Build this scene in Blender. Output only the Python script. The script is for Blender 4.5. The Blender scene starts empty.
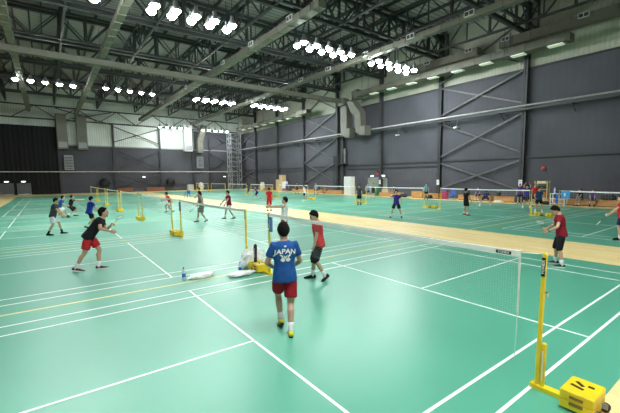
import bpy, math, random
from mathutils import Vector, Matrix, noise
from mathutils.bvhtree import BVHTree
random.seed(7)
C = bpy.context.scene.collection
PI = math.pi
V = Vector

# ------------------------------------------------------------------ materials
MATS = {}
def new_mat(name):
    m = bpy.data.materials.new(name); m.use_nodes = True
    nt = m.node_tree
    return m, nt, nt.nodes['Principled BSDF']
def mat(name, col, rough=.6, metal=0., var=.12, scale=6., bump=0., emit=None, spec=.5):
    """procedural material: base colour broken up by noise"""
    if name in MATS: return MATS[name]
    m, nt, b = new_mat(name); L = nt.links.new
    tc = nt.nodes.new('ShaderNodeTexCoord'); nz = nt.nodes.new('ShaderNodeTexNoise')
    nz.inputs['Scale'].default_value = scale; nz.inputs['Detail'].default_value = 3
    L(tc.outputs['Object'], nz.inputs['Vector'])
    rp = nt.nodes.new('ShaderNodeValToRGB')
    lo = [max(0, c*(1-var)) for c in col]; hi = [min(1, c*(1+var)) for c in col]
    rp.color_ramp.elements[0].color = (*lo, 1); rp.color_ramp.elements[1].color = (*hi, 1)
    rp.color_ramp.elements[0].position = .3; rp.color_ramp.elements[1].position = .7
    L(nz.outputs['Fac'], rp.inputs['Fac']); L(rp.outputs['Color'], b.inputs['Base Color'])
    b.inputs['Roughness'].default_value = rough; b.inputs['Metallic'].default_value = metal
    b.inputs['Specular IOR Level'].default_value = spec
    if bump:
        bp = nt.nodes.new('ShaderNodeBump'); bp.inputs['Strength'].default_value = bump
        bp.inputs['Distance'].default_value = .02
        L(nz.outputs['Fac'], bp.inputs['Height']); L(bp.outputs['Normal'], b.inputs['Normal'])
    if emit:
        b.inputs['Emission Color'].default_value = (*emit[0], 1); b.inputs['Emission Strength'].default_value = emit[1]
    MATS[name] = m
    return m
def cloth(name, col, var=.16):
    return mat('cloth_'+name, col, .85, 0, var, 14, .5, spec=.2)

def mat_ribbed(name, col, axis, freq, rough=.6, depth=.3, var=.15):
    """sheet with parallel ribs across the given axis"""
    m, nt, b = new_mat(name); L = nt.links.new
    tc = nt.nodes.new('ShaderNodeTexCoord'); wv = nt.nodes.new('ShaderNodeTexWave')
    wv.bands_direction = axis; wv.inputs['Scale'].default_value = freq; wv.inputs['Distortion'].default_value = 0
    L(tc.outputs['Object'], wv.inputs['Vector'])
    nz = nt.nodes.new('ShaderNodeTexNoise'); nz.inputs['Scale'].default_value = .25; nz.inputs['Detail'].default_value = 4
    L(tc.outputs['Object'], nz.inputs['Vector'])
    r1 = nt.nodes.new('ShaderNodeValToRGB')
    r1.color_ramp.elements[0].color = (*[c*(1-var) for c in col], 1); r1.color_ramp.elements[1].color = (*[min(1, c*(1+var)) for c in col], 1)
    r1.color_ramp.elements[0].position = .35; r1.color_ramp.elements[1].position = .65
    L(nz.outputs['Fac'], r1.inputs['Fac'])
    r2 = nt.nodes.new('ShaderNodeValToRGB')
    r2.color_ramp.elements[0].color = (1-depth, 1-depth, 1-depth, 1); r2.color_ramp.elements[0].position = .05
    r2.color_ramp.elements[1].position = .35
    L(wv.outputs['Fac'], r2.inputs['Fac'])
    mx = nt.nodes.new('ShaderNodeMix'); mx.data_type = 'RGBA'; mx.blend_type = 'MULTIPLY'; mx.inputs[0].default_value = 1
    L(r1.outputs['Color'], mx.inputs[6]); L(r2.outputs['Color'], mx.inputs[7])
    L(mx.outputs[2], b.inputs['Base Color'])
    bp = nt.nodes.new('ShaderNodeBump'); bp.inputs['Strength'].default_value = .5 if depth > .07 else .06; bp.inputs['Distance'].default_value = .04
    L(wv.outputs['Fac'], bp.inputs['Height']); L(bp.outputs['Normal'], b.inputs['Normal'])
    b.inputs['Roughness'].default_value = rough
    MATS[name] = m
    return m
def mat_mat(name, col):
    """green vinyl court covering: soft mottling, semi-gloss"""
    m, nt, b = new_mat(name); L = nt.links.new
    tc = nt.nodes.new('ShaderNodeTexCoord')
    n1 = nt.nodes.new('ShaderNodeTexNoise'); n1.inputs['Scale'].default_value = .35; n1.inputs['Detail'].default_value = 5
    n2 = nt.nodes.new('ShaderNodeTexNoise'); n2.inputs['Scale'].default_value = 240; n2.inputs['Detail'].default_value = 2
    L(tc.outputs['Object'], n1.inputs['Vector']); L(tc.outputs['Object'], n2.inputs['Vector'])
    r = nt.nodes.new('ShaderNodeValToRGB')
    r.color_ramp.elements[0].color = (*[c*.92 for c in col], 1); r.color_ramp.elements[1].color = (*[c*1.07 for c in col], 1)
    r.color_ramp.elements[0].position = .3; r.color_ramp.elements[1].position = .7
    L(n1.outputs['Fac'], r.inputs['Fac']); L(r.outputs['Color'], b.inputs['Base Color'])
    rr = nt.nodes.new('ShaderNodeMapRange'); rr.inputs['To Min'].default_value = MAT_ROUGH-.06; rr.inputs['To Max'].default_value = MAT_ROUGH+.06
    L(n1.outputs['Fac'], rr.inputs['Value']); L(rr.outputs[0], b.inputs['Roughness'])
    bp = nt.nodes.new('ShaderNodeBump'); bp.inputs['Strength'].default_value = .12; bp.inputs['Distance'].default_value = .001
    L(n2.outputs['Fac'], bp.inputs['Height']); L(bp.outputs['Normal'], b.inputs['Normal'])
    b.inputs['Specular IOR Level'].default_value = .5
    MATS[name] = m
    return m
def mat_planks(name, col, plank=(1.2, .09), rough=.4):
    m, nt, b = new_mat(name); L = nt.links.new
    tc = nt.nodes.new('ShaderNodeTexCoord'); br = nt.nodes.new('ShaderNodeTexBrick')
    br.inputs['Scale'].default_value = 1; br.inputs['Brick Width'].default_value = plank[0]; br.inputs['Row Height'].default_value = plank[1]
    br.inputs['Mortar Size'].default_value = .002; br.inputs['Bias'].default_value = 0
    br.inputs['Color1'].default_value = (*[c*.88 for c in col], 1); br.inputs['Color2'].default_value = (*[min(1, c*1.1) for c in col], 1)
    br.inputs['Mortar'].default_value = (*[c*.6 for c in col], 1)
    L(tc.outputs['Object'], br.inputs['Vector'])
    nz = nt.nodes.new('ShaderNodeTexNoise'); nz.inputs['Scale'].default_value = 1.2
    mp = nt.nodes.new('ShaderNodeMapping'); mp.inputs['Scale'].default_value = (1, 9, 1)
    L(tc.outputs['Object'], mp.inputs['Vector']); L(mp.outputs['Vector'], nz.inputs['Vector'])
    mx = nt.nodes.new('ShaderNodeMix'); mx.data_type = 'RGBA'; mx.blend_type = 'OVERLAY'; mx.inputs[0].default_value = .25
    L(br.outputs['Color'], mx.inputs[6]); L(nz.outputs['Color'], mx.inputs[7])
    L(br.outputs['Color'], b.inputs['Base Color'])
    b.inputs['Roughness'].default_value = rough
    MATS[name] = m
    return m
def mat_skin():
    m, nt, b = new_mat('skin'); L = nt.links.new
    at = nt.nodes.new('ShaderNodeAttribute'); at.attribute_name = 'tint'
    L(at.outputs['Color'], b.inputs['Base Color'])
    b.inputs['Roughness'].default_value = .5
    MATS['skin'] = m
    return m

MAT_ROUGH = .36
LAMP_E = 180.
M_MAT = mat_mat('court_vinyl', (.094, .385, .262))
M_WOOD = mat_planks('wood_floor', (1.0, .75, .35))
M_DARKWALL = mat_ribbed('dark_wall_sheet', (.078, .077, .097), 'X', .55, .8, .04)
M_DARKFAR = mat_ribbed('dark_far_wall_sheet', (.070, .070, .086), 'Y', .55, .8, .04)
M_PALEWALL = mat_ribbed('pale_wall_sheet', (.43, .43, .36), 'X', .9, .6, .08)
M_PALEFAR = mat_ribbed('pale_far_wall_sheet', (.62, .66, .62), 'Y', .9, .6, .10)
M_ROOF = mat_ribbed('roof_sheet', (.36, .32, .335), 'X', .55, .6, .55)
M_STEEL = mat('dark_steel', (.035, .038, .040), .55, .0, .2, 2)
M_COL = mat('column_steel', (.050, .050, .058), .55, 0, .15, 2)
M_BRACE = mat('brace_steel', (.12, .12, .13), .5, 0, .15, 2)
M_DUCT = mat('galvanised_duct', (.135, .130, .105), .5, .0, .15, .8)
M_GREY = mat('grey_paint', (.3, .31, .33), .5)
M_PIPE = mat('pale_pipe', (.55, .55, .55), .4)
M_WHITE = mat('white_paint', (.85, .85, .85), .5, var=.04)
M_LINE = mat('court_line_white', (.95, .96, .95), .5, var=.05, scale=3)
M_LINEY = mat('court_line_yellow', (.92, .80, .36), .5, var=.05, scale=3)
M_YEL = mat('yellow_enamel', (.92, .66, .02), .35, var=.06)
M_BLACK = mat('black_rubber', (.012, .012, .013), .5)
M_TAPE = mat('net_tape_white', (.95, .95, .95), .6, var=.09, scale=5)
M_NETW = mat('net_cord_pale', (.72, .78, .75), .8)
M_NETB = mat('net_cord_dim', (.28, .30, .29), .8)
M_CHROME = mat('chrome', (.7, .7, .7), .2, 1.)
M_BENCH = mat('orange_plywood', (.55, .28, .09), .5, 0, .2, 3)
M_CARTON = mat('carton_board', (.62, .44, .26), .8)
M_BLUEP = mat('blue_plastic', (.02, .13, .62), .4)
M_GREENP = mat('green_plastic', (.02, .25, .12), .4)
M_PINK = mat('magenta_plastic', (.5, .05, .22), .4)
M_REDP = mat('red_paint', (.55, .03, .02), .4)
M_CURTAIN = mat('black_drape', (.008, .008, .010), .9, bump=.3)
M_BAG = mat('black_nylon', (.016, .017, .02), .7, bump=.4)
M_PLASTIC = mat('white_plastic_film', (.88, .89, .90), .35, bump=.5)
M_WATER = mat('clear_bottle', (.65, .75, .85), .15)
M_LABELB = mat('blue_label', (.02, .12, .5), .4)
M_LAMP = mat('lamp_glow', (1, 1, 1), .5, emit=((.93, 1., .97), LAMP_E), var=0)
M_EXIT = mat('emergency_glow', (1, 1, 1), .5, emit=((1, 1, 1), 2.2), var=0)
M_DIFF = mat('duct_diffuser_glow', (.92, .92, .86), .5, emit=((.85, 1, .72), .22))  # unlit air diffusers; faint emission added so they show as bright strips
M_BRICKRED = mat('russet_plywood', (.24, .09, .05), .6)
mat_skin()
CLOTH = dict(blue=(.018, .085, .30), royal=(.02, .04, .30), indigo=(.045, .03, .26), purple=(.10, .04, .30), navy=(.016, .024, .085),
  red=(.55, .025, .03), darkred=(.34, .015, .025), maroon=(.25, .012, .03), black=(.012, .012, .014), charcoal=(.055, .055, .06), darkgrey=(.05, .06, .062),
  grey=(.17, .18, .19), white=(.82, .83, .84), teal=(.10, .28, .40), darkteal=(.02, .07, .15), paleblue=(.16, .28, .55),
  yellow=(.80, .68, .03), brown=(.05, .03, .02), darkmix=(.07, .03, .025), blackwhite=(.04, .04, .045))

# ------------------------------------------------------------------ mesh builder
class MB:
    def __init__(s): s.v = []; s.f = []
    def add(s, vs, fs):
        o = len(s.v); s.v += [tuple(x) for x in vs]; s.f += [tuple(i+o for i in f) for f in fs]; return s
    def box(s, c, d, rz=0., M=None):
        x, y, z = d[0]/2, d[1]/2, d[2]/2
        R = M or Matrix.Rotation(rz, 3, 'Z'); c = V(c)
        vs = [c + R @ V((i*x, j*y, k*z)) for k in (-1, 1) for i, j in ((-1, -1), (1, -1), (1, 1), (-1, 1))]
        return s.add(vs, [(3, 2, 1, 0), (4, 5, 6, 7), (0, 1, 5, 4), (1, 2, 6, 5), (2, 3, 7, 6), (3, 0, 4, 7)])
    def bb(s, a, b):
        return s.box([(a[i]+b[i])/2 for i in range(3)], [abs(b[i]-a[i]) for i in range(3)])
    def cbox(s, a, b, ch=.01):
        """box from corner a to corner b with chamfered vertical and top edges"""
        x0, y0, z0 = a; x1, y1, z1 = b
        def ring(i, z): return [(x0+i, y0+i+ch, z), (x0+i+ch, y0+i, z), (x1-i-ch, y0+i, z), (x1-i, y0+i+ch, z), (x1-i, y1-i-ch, z), (x1-i-ch, y1-i, z), (x0+i+ch, y1-i, z), (x0+i, y1-i-ch, z)]
        vs = ring(0, z0)+ring(0, z1-ch)+ring(ch, z1)
        fs = [tuple(range(7, -1, -1)), tuple(range(16, 24))]
        for k in (0, 8):
            fs += [(k+i, k+(i+1) % 8, k+8+(i+1) % 8, k+8+i) for i in range(8)]
        return s.add(vs, fs)
    def bar(s, a, b, w, h=None, up=(0, 0, 1)):
        """rectangular bar between two points"""
        a, b = V(a), V(b); d = (b-a); h = h or w
        if d.length < 1e-6: return s
        d.normalize(); u = V(up)
        if abs(d.dot(u)) > .99: u = V((1, 0, 0))
        x = d.cross(u).normalized(); z = x.cross(d)
        vs = []
        for q in (a, b): vs += [q+x*w/2*i+z*h/2*j for i, j in ((-1, -1), (1, -1), (1, 1), (-1, 1))]
        return s.add(vs, [(3, 2, 1, 0), (4, 5, 6, 7), (0, 1, 5, 4), (1, 2, 6, 5), (2, 3, 7, 6), (3, 0, 4, 7)])
    def tube(s, pts, rad, n=8, lat=(0, 1, 0), cap=True, closed=False):
        """rings of given (a,b) radii along a path"""
        pts = [V(q) for q in pts]; m = len(pts); vs = []
        if not isinstance(rad, (list, tuple)): rad = [rad]*m
        for i, q in enumerate(pts):
            if closed: t = pts[(i+1) % m]-pts[i-1]
            else: t = pts[min(i+1, m-1)]-pts[max(i-1, 0)]
            if t.length < 1e-9: t = V((0, 0, 1))
            t.normalize(); l = V(lat)
            if abs(l.dot(t)) > .95: l = V((1, 0, 0)) if abs(t.x) < .9 else V((0, 0, 1))
            u = (l-t*l.dot(t)).normalized(); w = t.cross(u)
            r = rad[i]; a, b = (r if isinstance(r, (list, tuple)) else (r, r))
            vs += [q+u*a*math.cos(2*PI*k/n)+w*b*math.sin(2*PI*k/n) for k in range(n)]
        fs = []
        for i in range(m if closed else m-1):
            p, q = i*n, ((i+1) % m)*n
            fs += [(p+k, p+(k+1) % n, q+(k+1) % n, q+k) for k in range(n)]
        if cap and not closed: fs += [tuple(range(n-1, -1, -1)), tuple(range((m-1)*n, m*n))]
        return s.add(vs, fs)
    def lathe(s, prof, n=16, c=(0, 0, 0)):
        vs = []; m = len(prof)
        for r, z in prof: vs += [(c[0]+r*math.cos(2*PI*k/n), c[1]+r*math.sin(2*PI*k/n), c[2]+z) for k in range(n)]
        fs = [(i*n+k, i*n+(k+1) % n, (i+1)*n+(k+1) % n, (i+1)*n+k) for i in range(m-1) for k in range(n)]
        fs += [tuple(range(n-1, -1, -1)), tuple(range((m-1)*n, m*n))]
        return s.add(vs, fs)
    def ell(s, c, r, n=12, m=8, M=None):
        vs = []; c = V(c)
        for i in range(m+1):
            t = -PI/2+PI*i/m
            for k in range(n):
                d = V((r[0]*math.cos(t)*math.cos(2*PI*k/n), r[1]*math.cos(t)*math.sin(2*PI*k/n), r[2]*math.sin(t)))
                vs.append(c+(M @ d if M else d))
        fs = [(i*n+k, i*n+(k+1) % n, (i+1)*n+(k+1) % n, (i+1)*n+k) for i in range(m) for k in range(n)]
        return s.add(vs, fs)
    def quad(s, a, b, c, d): return s.add([a, b, c, d], [(0, 1, 2, 3)])
    def mesh(s, name):
        me = bpy.data.meshes.new(name); me.from_pydata(s.v, [], s.f); me.validate(); me.update(); return me
    def build(s, name, m, parent=None, smooth=False):
        return link(name, s.mesh(name), m, parent, smooth)
def link(name, me, m, parent=None, smooth=False):
    o = bpy.data.objects.new(name, me); C.objects.link(o)
    if m: me.materials.clear(); me.materials.append(m)
    if smooth:
        for p in me.polygons: p.use_smooth = True
    if parent: o.parent = parent
    return o
def struct(name, mb, m):
    o = mb.build(name, m); o['kind'] = 'structure'; return o
def tag(o, label, cat, group=None):
    o['label'] = label; o['category'] = cat
    if group: o['group'] = group
    return o
def empty(name, loc, rz=0., label=None, cat=None, group=None):
    o = bpy.data.objects.new(name, None); C.objects.link(o); o.location = loc; o.rotation_euler = (0, 0, rz)
    o.empty_display_size = .2
    if label: tag(o, label, cat, group)
    return o
def dup(root, loc, rz=0., label=None, group=None):
    r = root.copy(); C.objects.link(r); r.location = loc; r.rotation_euler = (0, 0, rz)
    if label: r['label'] = label
    if group: r['group'] = group
    for ch in list(root.children):
        c = ch.copy(); C.objects.link(c); c.parent = r
        for g in list(ch.children):
            d = g.copy(); C.objects.link(d); d.parent = c
    return r
def modded(mb, name, mods):
    """bake modifiers into a plain mesh"""
    o = bpy.data.objects.new('tmp', mb.mesh('tmp')); C.objects.link(o)
    for ty, kw in mods:
        md = o.modifiers.new(ty, ty)
        for k, v in kw.items(): setattr(md, k, v)
    dg = bpy.context.evaluated_depsgraph_get()
    me = bpy.data.meshes.new_from_object(o.evaluated_get(dg)); me.name = name
    old = o.data; bpy.data.objects.remove(o); bpy.data.meshes.remove(old)
    return me
def remeshed(mb, name, vox, smooth=3):
    return modded(mb, name, [('REMESH', dict(mode='VOXEL', voxel_size=vox, use_smooth_shade=True)), ('SMOOTH', dict(factor=.5, iterations=smooth))])
def text_mesh(body, size, name='lettering'):
    cu = bpy.data.curves.new(name, 'FONT'); cu.body = body; cu.size = size; cu.align_x = 'CENTER'; cu.align_y = 'CENTER'; cu.resolution_u = 3; cu.offset = size*.03
    o = bpy.data.objects.new('tmp', cu); C.objects.link(o)
    me = bpy.data.meshes.new_from_object(o.evaluated_get(bpy.context.evaluated_depsgraph_get())); me.name = name
    bpy.data.objects.remove(o); bpy.data.curves.remove(cu)
    return me

# ------------------------------------------------------------------ people
PEOPLE = [
  {'label': 'person in blue shirt lettered JAPAN and red shorts walking away, yellow shoes', 'loc': [0.011, -1.431], 'rz': 155.5, 'h': 1.76, 'feet': [[0.131, 0.056, 4, 28], [-0.18, -0.054, -6, 0]], 'hl': [0.22, 0.15, 0.98], 'hr': [0.24, -0.15, 0.97], 'top': 'blue', 'bottom': 'darkred', 'sock': 'white', 'shoe': 'yellow', 'sl': 0.62, 'short': 0.8, 'hp': 8, 'lean': 3, 'near': 2, 'text': 1, 'hair': 'black'},
  {'label': 'person in red shirt and black shorts walking left, looking down', 'loc': [-2.036, 0.784], 'rz': 241.0, 'h': 1.7, 'feet': [[-0.148, 0.282, 0, 42], [0.189, -0.035, 0, 0]], 'hl': [0.16, 0.22, 0.8], 'hr': [0.05, -0.28, 0.83], 'top': 'red', 'bottom': 'black', 'sock': 'white', 'shoe': 'black', 'sl': 0.55, 'short': 1.0, 'hp': 24, 'hy': 8, 'lean': 6, 'near': 2, 'hair': 'black', 'knee': 1},
  {'label': 'person in white sleeveless top and red shorts holding both arms out', 'loc': [-6.579, 2.563], 'rz': 233.7, 'h': 1.74, 'feet': [[0.1, 0.13, 0, 0], [-0.1, -0.13, 0, 0]], 'hl': [0.551, 0.187, 1.359], 'hr': [0.641, -0.216, 1.345], 'top': 'white', 'bottom': 'darkred', 'sock': 'white', 'shoe': 'white', 'sl': 0.08, 'short': 0.7, 'hp': -4, 'lean': -4, 'near': 1, 'hair': 'black'},
  {'label': 'person in black shirt and red shorts lunging to the right', 'loc': [-6.522, -3.543], 'rz': 81.8, 'h': 1.84, 'feet': [[0.27, 0.019, 0, 0], [-0.262, -0.018, -10, 12]], 'hl': [0.609, -0.091, 1.183], 'hr': [0.579, -0.557, 1.082], 'top': 'black', 'bottom': 'red', 'sock': 'white', 'shoe': 'darkmix', 'sl': 0.55, 'short': 0.78, 'hp': -8, 'lean': 37, 'near': 2, 'hair': 'black', 'racket': ('l', (0.35, 0.9, 0.3)), 'rl': 'the lunging player in black shirt and red shorts', 'crouch': 0.0, 'pdx': 0.08},
  {'label': 'person in charcoal shirt, white shorts and black socks, standing with racket low', 'loc': [-14.937, -4.079], 'rz': 77.2, 'h': 1.7, 'feet': [[0.22, 0.16, 10, 0], [-0.22, -0.18, -10, 0]], 'hl': [0.3, 0.2, 0.8], 'hr': [0.34, -0.22, 0.78], 'top': 'charcoal', 'bottom': 'white', 'sock': 'black', 'shoe': 'black', 'sl': 0.55, 'short': 0.8, 'hp': 5, 'lean': 14, 'near': 1, 'hair': 'black', 'racket': ('r', (0.9, -0.1, -0.1)), 'rl': 'the player in charcoal shirt and black socks'},
  {'label': 'person in blue shirt and white shorts half hidden behind the charcoal shirted player', 'loc': [-23.287, -3.707], 'rz': 88.7, 'h': 1.66, 'feet': [[0.3, 0.14, 0, 0], [-0.25, -0.14, 0, 20]], 'hl': [0.4, 0.2, 0.75], 'hr': [0.4, -0.2, 0.78], 'top': 'blue', 'bottom': 'white', 'sock': 'white', 'shoe': 'black', 'sl': 0.55, 'short': 0.75, 'lean': 24, 'crouch': 0.14, 'hair': 'black'},
  {'label': 'person in black shirt and shorts reaching a racket up to the right', 'loc': [-24.062, -2.995], 'rz': 91.3, 'h': 1.66, 'feet': [[0.1, 0.14, 0, 0], [-0.35, -0.14, 0, 35]], 'hl': [0.5, 0.2, 0.98], 'hr': [0.55, -0.05, 1.05], 'top': 'black', 'bottom': 'black', 'sock': 'white', 'shoe': 'black', 'sl': 0.6, 'short': 0.85, 'lean': 16, 'crouch': 0.2, 'hp': -8, 'hair': 'black', 'racket': ('r', (0.75, 0.0, 0.65)), 'rl': 'the crouching all black player beyond the charcoal shirt'},
  {'label': 'person in royal blue shirt and black shorts striding, seen from behind', 'loc': [-16.606, -2.619], 'rz': 115.4, 'h': 1.72, 'feet': [[0.3, 0.16, 0, 0], [-0.35, -0.16, 0, 20]], 'hl': [0.35, 0.22, 0.85], 'hr': [0.3, -0.25, 0.85], 'top': 'royal', 'bottom': 'black', 'sock': 'white', 'shoe': 'black', 'sl': 0.55, 'short': 0.75, 'lean': 14, 'crouch': 0.05, 'hair': 'black', 'near': 1},
  {'label': 'person in red shirt with dark leg sleeve leaning forward to the left', 'loc': [-22.456, 2.64], 'rz': 260.7, 'h': 1.7, 'feet': [[-0.22, 0.15, 0, 15], [0.22, -0.15, 0, 0]], 'hl': [0.45, 0.2, 0.85], 'hr': [0.45, -0.2, 0.9], 'top': 'red', 'bottom': 'white', 'sock': 'white', 'shoe': 'blue', 'sl': 0.5, 'short': 0.6, 'lean': 26, 'crouch': 0.12, 'hair': 'black'},
  {'label': 'person in grey sleeveless top and grey shorts walking left', 'loc': [-15.19, 2.457], 'rz': 271.2, 'h': 1.7, 'feet': [[-0.2, 0.16, 0, 20], [0.2, -0.16, 0, 0]], 'hl': [0.25, 0.26, 0.95], 'hr': [0.3, -0.2, 0.98], 'top': 'grey', 'bottom': 'grey', 'sock': 'white', 'shoe': 'black', 'sl': 0.2, 'short': 0.85, 'lean': 6, 'hp': 5, 'hair': 'black', 'near': 1, 'racket': ('l', (0.7, 0.3, -0.4)), 'rl': 'the player in grey sleeveless top'},
  {'label': 'person in dark red shirt and white shorts walking left beyond the second net', 'loc': [-15.576, 4.2], 'rz': 265.3, 'h': 1.74, 'feet': [[-0.25, 0.16, 0, 10], [0.22, -0.16, 0, 0]], 'hl': [0.32, 0.3, 0.85], 'hr': [0.34, -0.28, 0.9], 'top': 'maroon', 'bottom': 'white', 'sock': 'white', 'shoe': 'black', 'sl': 0.5, 'short': 0.75, 'lean': 6, 'hair': 'black', 'near': 1},
  {'label': 'person in dark top half hidden behind the grey sleeveless player', 'loc': [-24.207, 5.387], 'rz': 261.5, 'h': 1.72, 'feet': [[0, 0.13, 0, 0], [0, -0.13, 0, 0]], 'hl': [0.3, 0.25, 0.95], 'hr': [0.3, -0.2, 0.95], 'top': 'black', 'bottom': 'black', 'sock': 'white', 'shoe': 'black', 'sl': 0.5, 'short': 0.8, 'lean': 5, 'hair': 'black'},
  {'label': 'person in all red shirt and shorts standing on the wooden strip', 'loc': [-18.517, 8.562], 'rz': 171.0, 'h': 1.74, 'feet': [[0, 0.13, 0, 0], [0, -0.13, 0, 0]], 'hl': [0.1, 0.3, 0.8], 'hr': [0.1, -0.3, 0.8], 'top': 'red', 'bottom': 'red', 'sock': 'white', 'shoe': 'black', 'sl': 0.6, 'short': 0.95, 'hair': 'brown', 'near': 1},
  {'label': 'person in dark red shirt and black shorts by the right sideline, looking down at wrist', 'loc': [1.057, 6.426], 'rz': 207.3, 'h': 1.68, 'feet': [[-0.048, 0.212, 0, 0], [0.038, -0.227, 0, 0]], 'hl': [0.294, 0.27, 0.942], 'hr': [0.3, -0.16, 0.96], 'top': 'maroon', 'bottom': 'black', 'sock': 'white', 'shoe': 'blackwhite', 'sl': 0.55, 'short': 1.0, 'hp': 38, 'lean': 9, 'near': 2, 'hair': 'black', 'racket': ('r', (0.25, 0.75, 0.5)), 'rl': 'the dark red shirted player by the right sideline', 'watch': 1},
  {'label': 'person in red shirt and navy shorts at the right edge holding a shuttlecock out', 'loc': [1.001, 12.406], 'rz': 192.8, 'h': 1.68, 'feet': [[0.02, 0.16, 0, 0], [0, -0.16, 0, 0]], 'hl': [0.366, 0.431, 0.966], 'hr': [0.3, -0.25, 0.95], 'top': 'red', 'bottom': 'navy', 'sock': 'white', 'shoe': 'black', 'sl': 0.55, 'short': 0.8, 'lean': 4, 'hair': 'black', 'near': 1, 'shuttle': 1, 'racket': ('r', (0.6, 0.1, -0.7)), 'rl': 'the red shirted player at the right edge'},
  {'label': 'person in blue shirt leaning by the yellow net post on the far left court', 'loc': [-41.698, 18.062], 'rz': 269.3, 'h': 1.68, 'feet': [[0.2, 0.15, 0, 0], [-0.2, -0.15, 0, 0]], 'hl': [0.4, 0.2, 0.9], 'hr': [0.4, -0.2, 0.9], 'top': 'navy', 'bottom': 'navy', 'sock': 'white', 'shoe': 'white', 'sl': 0.5, 'short': 0.75, 'lean': 20, 'crouch': 0.08, 'hair': 'black'},
  {'label': 'person in blue shirt stooping with legs apart on the far court', 'loc': [-34.593, 15.75], 'rz': 263.0, 'h': 1.66, 'feet': [[0.3, 0.2, 0, 0], [-0.3, -0.2, 0, 0]], 'hl': [0.4, 0.25, 0.9], 'hr': [0.4, -0.25, 0.85], 'top': 'royal', 'bottom': 'navy', 'sock': 'white', 'shoe': 'white', 'sl': 0.5, 'short': 0.75, 'lean': 20, 'crouch': 0.16, 'hair': 'black'},
  {'label': 'person in purple shirt and maroon shorts standing beside the white board', 'loc': [-42.404, 24.867], 'rz': 328.3, 'h': 1.7, 'feet': [[0, 0.13, 0, 0], [0, -0.13, 0, 0]], 'hl': [0.15, 0.26, 0.85], 'hr': [0.15, -0.26, 0.85], 'top': 'purple', 'bottom': 'maroon', 'sock': 'white', 'shoe': 'white', 'sl': 0.5, 'short': 0.8, 'hair': 'black'},
  {'label': 'person in dark clothes standing in front of the long wooden bench', 'loc': [-40.634, 25.537], 'rz': 321.7, 'h': 1.72, 'feet': [[0.05, 0.2, 0, 0], [-0.05, -0.2, 0, 0]], 'hl': [0.1, 0.26, 0.85], 'hr': [0.15, -0.26, 0.85], 'top': 'charcoal', 'bottom': 'black', 'sock': 'black', 'shoe': 'black', 'sl': 0.5, 'short': 0.85, 'hair': 'black'},
  {'label': 'person in white sleeveless top and dark shorts by the far yellow net box', 'loc': [-25.827, 16.689], 'rz': 245.5, 'h': 1.66, 'feet': [[0.1, 0.15, 0, 0], [-0.1, -0.15, 0, 0]], 'hl': [0.25, 0.22, 0.95], 'hr': [0.25, -0.22, 0.95], 'top': 'white', 'bottom': 'navy', 'sock': 'white', 'shoe': 'white', 'sl': 0.1, 'short': 0.75, 'lean': 6, 'hair': 'black'},
  {'label': 'person in light blue and dark outfit standing behind a far net post', 'loc': [-35.674, 25.445], 'rz': 313.7, 'h': 1.7, 'feet': [[0.0, 0.2, 0, 0], [0, -0.2, 0, 0]], 'hl': [0.12, 0.26, 0.85], 'hr': [0.12, -0.26, 0.85], 'top': 'teal', 'bottom': 'black', 'sock': 'black', 'shoe': 'black', 'sl': 0.5, 'short': 0.85, 'hair': 'black'},
  {'label': 'person in dark grey shirt standing between two yellow net posts', 'loc': [-17.974, 17.069], 'rz': 301.8, 'h': 1.76, 'feet': [[0, 0.13, 0, 0], [0, -0.13, 0, 0]], 'hl': [0.1, 0.28, 0.85], 'hr': [0.1, -0.28, 0.85], 'top': 'darkgrey', 'bottom': 'black', 'sock': 'black', 'shoe': 'black', 'sl': 0.55, 'short': 0.9, 'hair': 'black'},
  {'label': 'person in blue and white shirt standing near the double door', 'loc': [-25.523, 25.54], 'rz': 315.4, 'h': 1.74, 'feet': [[0, 0.13, 0, 0], [0, -0.13, 0, 0]], 'hl': [0.1, 0.28, 0.85], 'hr': [0.12, -0.28, 0.88], 'top': 'paleblue', 'bottom': 'navy', 'sock': 'white', 'shoe': 'white', 'sl': 0.5, 'short': 0.75, 'hair': 'black'},
  {'label': 'person in black clothes beside the blue and white shirted one near the double door', 'loc': [-24.217, 25.111], 'rz': 309.6, 'h': 1.68, 'feet': [[0, 0.13, 0, 0], [0, -0.13, 0, 0]], 'hl': [0.1, 0.28, 0.85], 'hr': [0.12, -0.28, 0.88], 'top': 'black', 'bottom': 'black', 'sock': 'white', 'shoe': 'black', 'sl': 0.5, 'short': 0.75, 'hair': 'black'},
  {'label': 'person in deep blue shirt and black shorts walking toward the wooden strip', 'loc': [-9.334, 11.897], 'rz': 303.0, 'h': 1.68, 'feet': [[-0.12, 0.3, 15, 10], [0.05, -0.3, -10, 0]], 'hl': [0.12, 0.3, 0.85], 'hr': [0.25, -0.18, 1.2], 'top': 'indigo', 'bottom': 'black', 'sock': 'white', 'shoe': 'black', 'sl': 0.55, 'short': 0.8, 'lean': 4, 'hair': 'black', 'near': 1},
  {'label': 'person in blue and grey shirt standing behind the middle yellow net box', 'loc': [-18.79, 27.528], 'rz': 306.5, 'h': 1.72, 'feet': [[0, 0.13, 0, 0], [0, -0.13, 0, 0]], 'hl': [0.1, 0.26, 0.85], 'hr': [0.12, -0.26, 0.9], 'top': 'teal', 'bottom': 'black', 'sock': 'black', 'shoe': 'black', 'sl': 0.5, 'short': 0.8, 'hair': 'black'},
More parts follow.
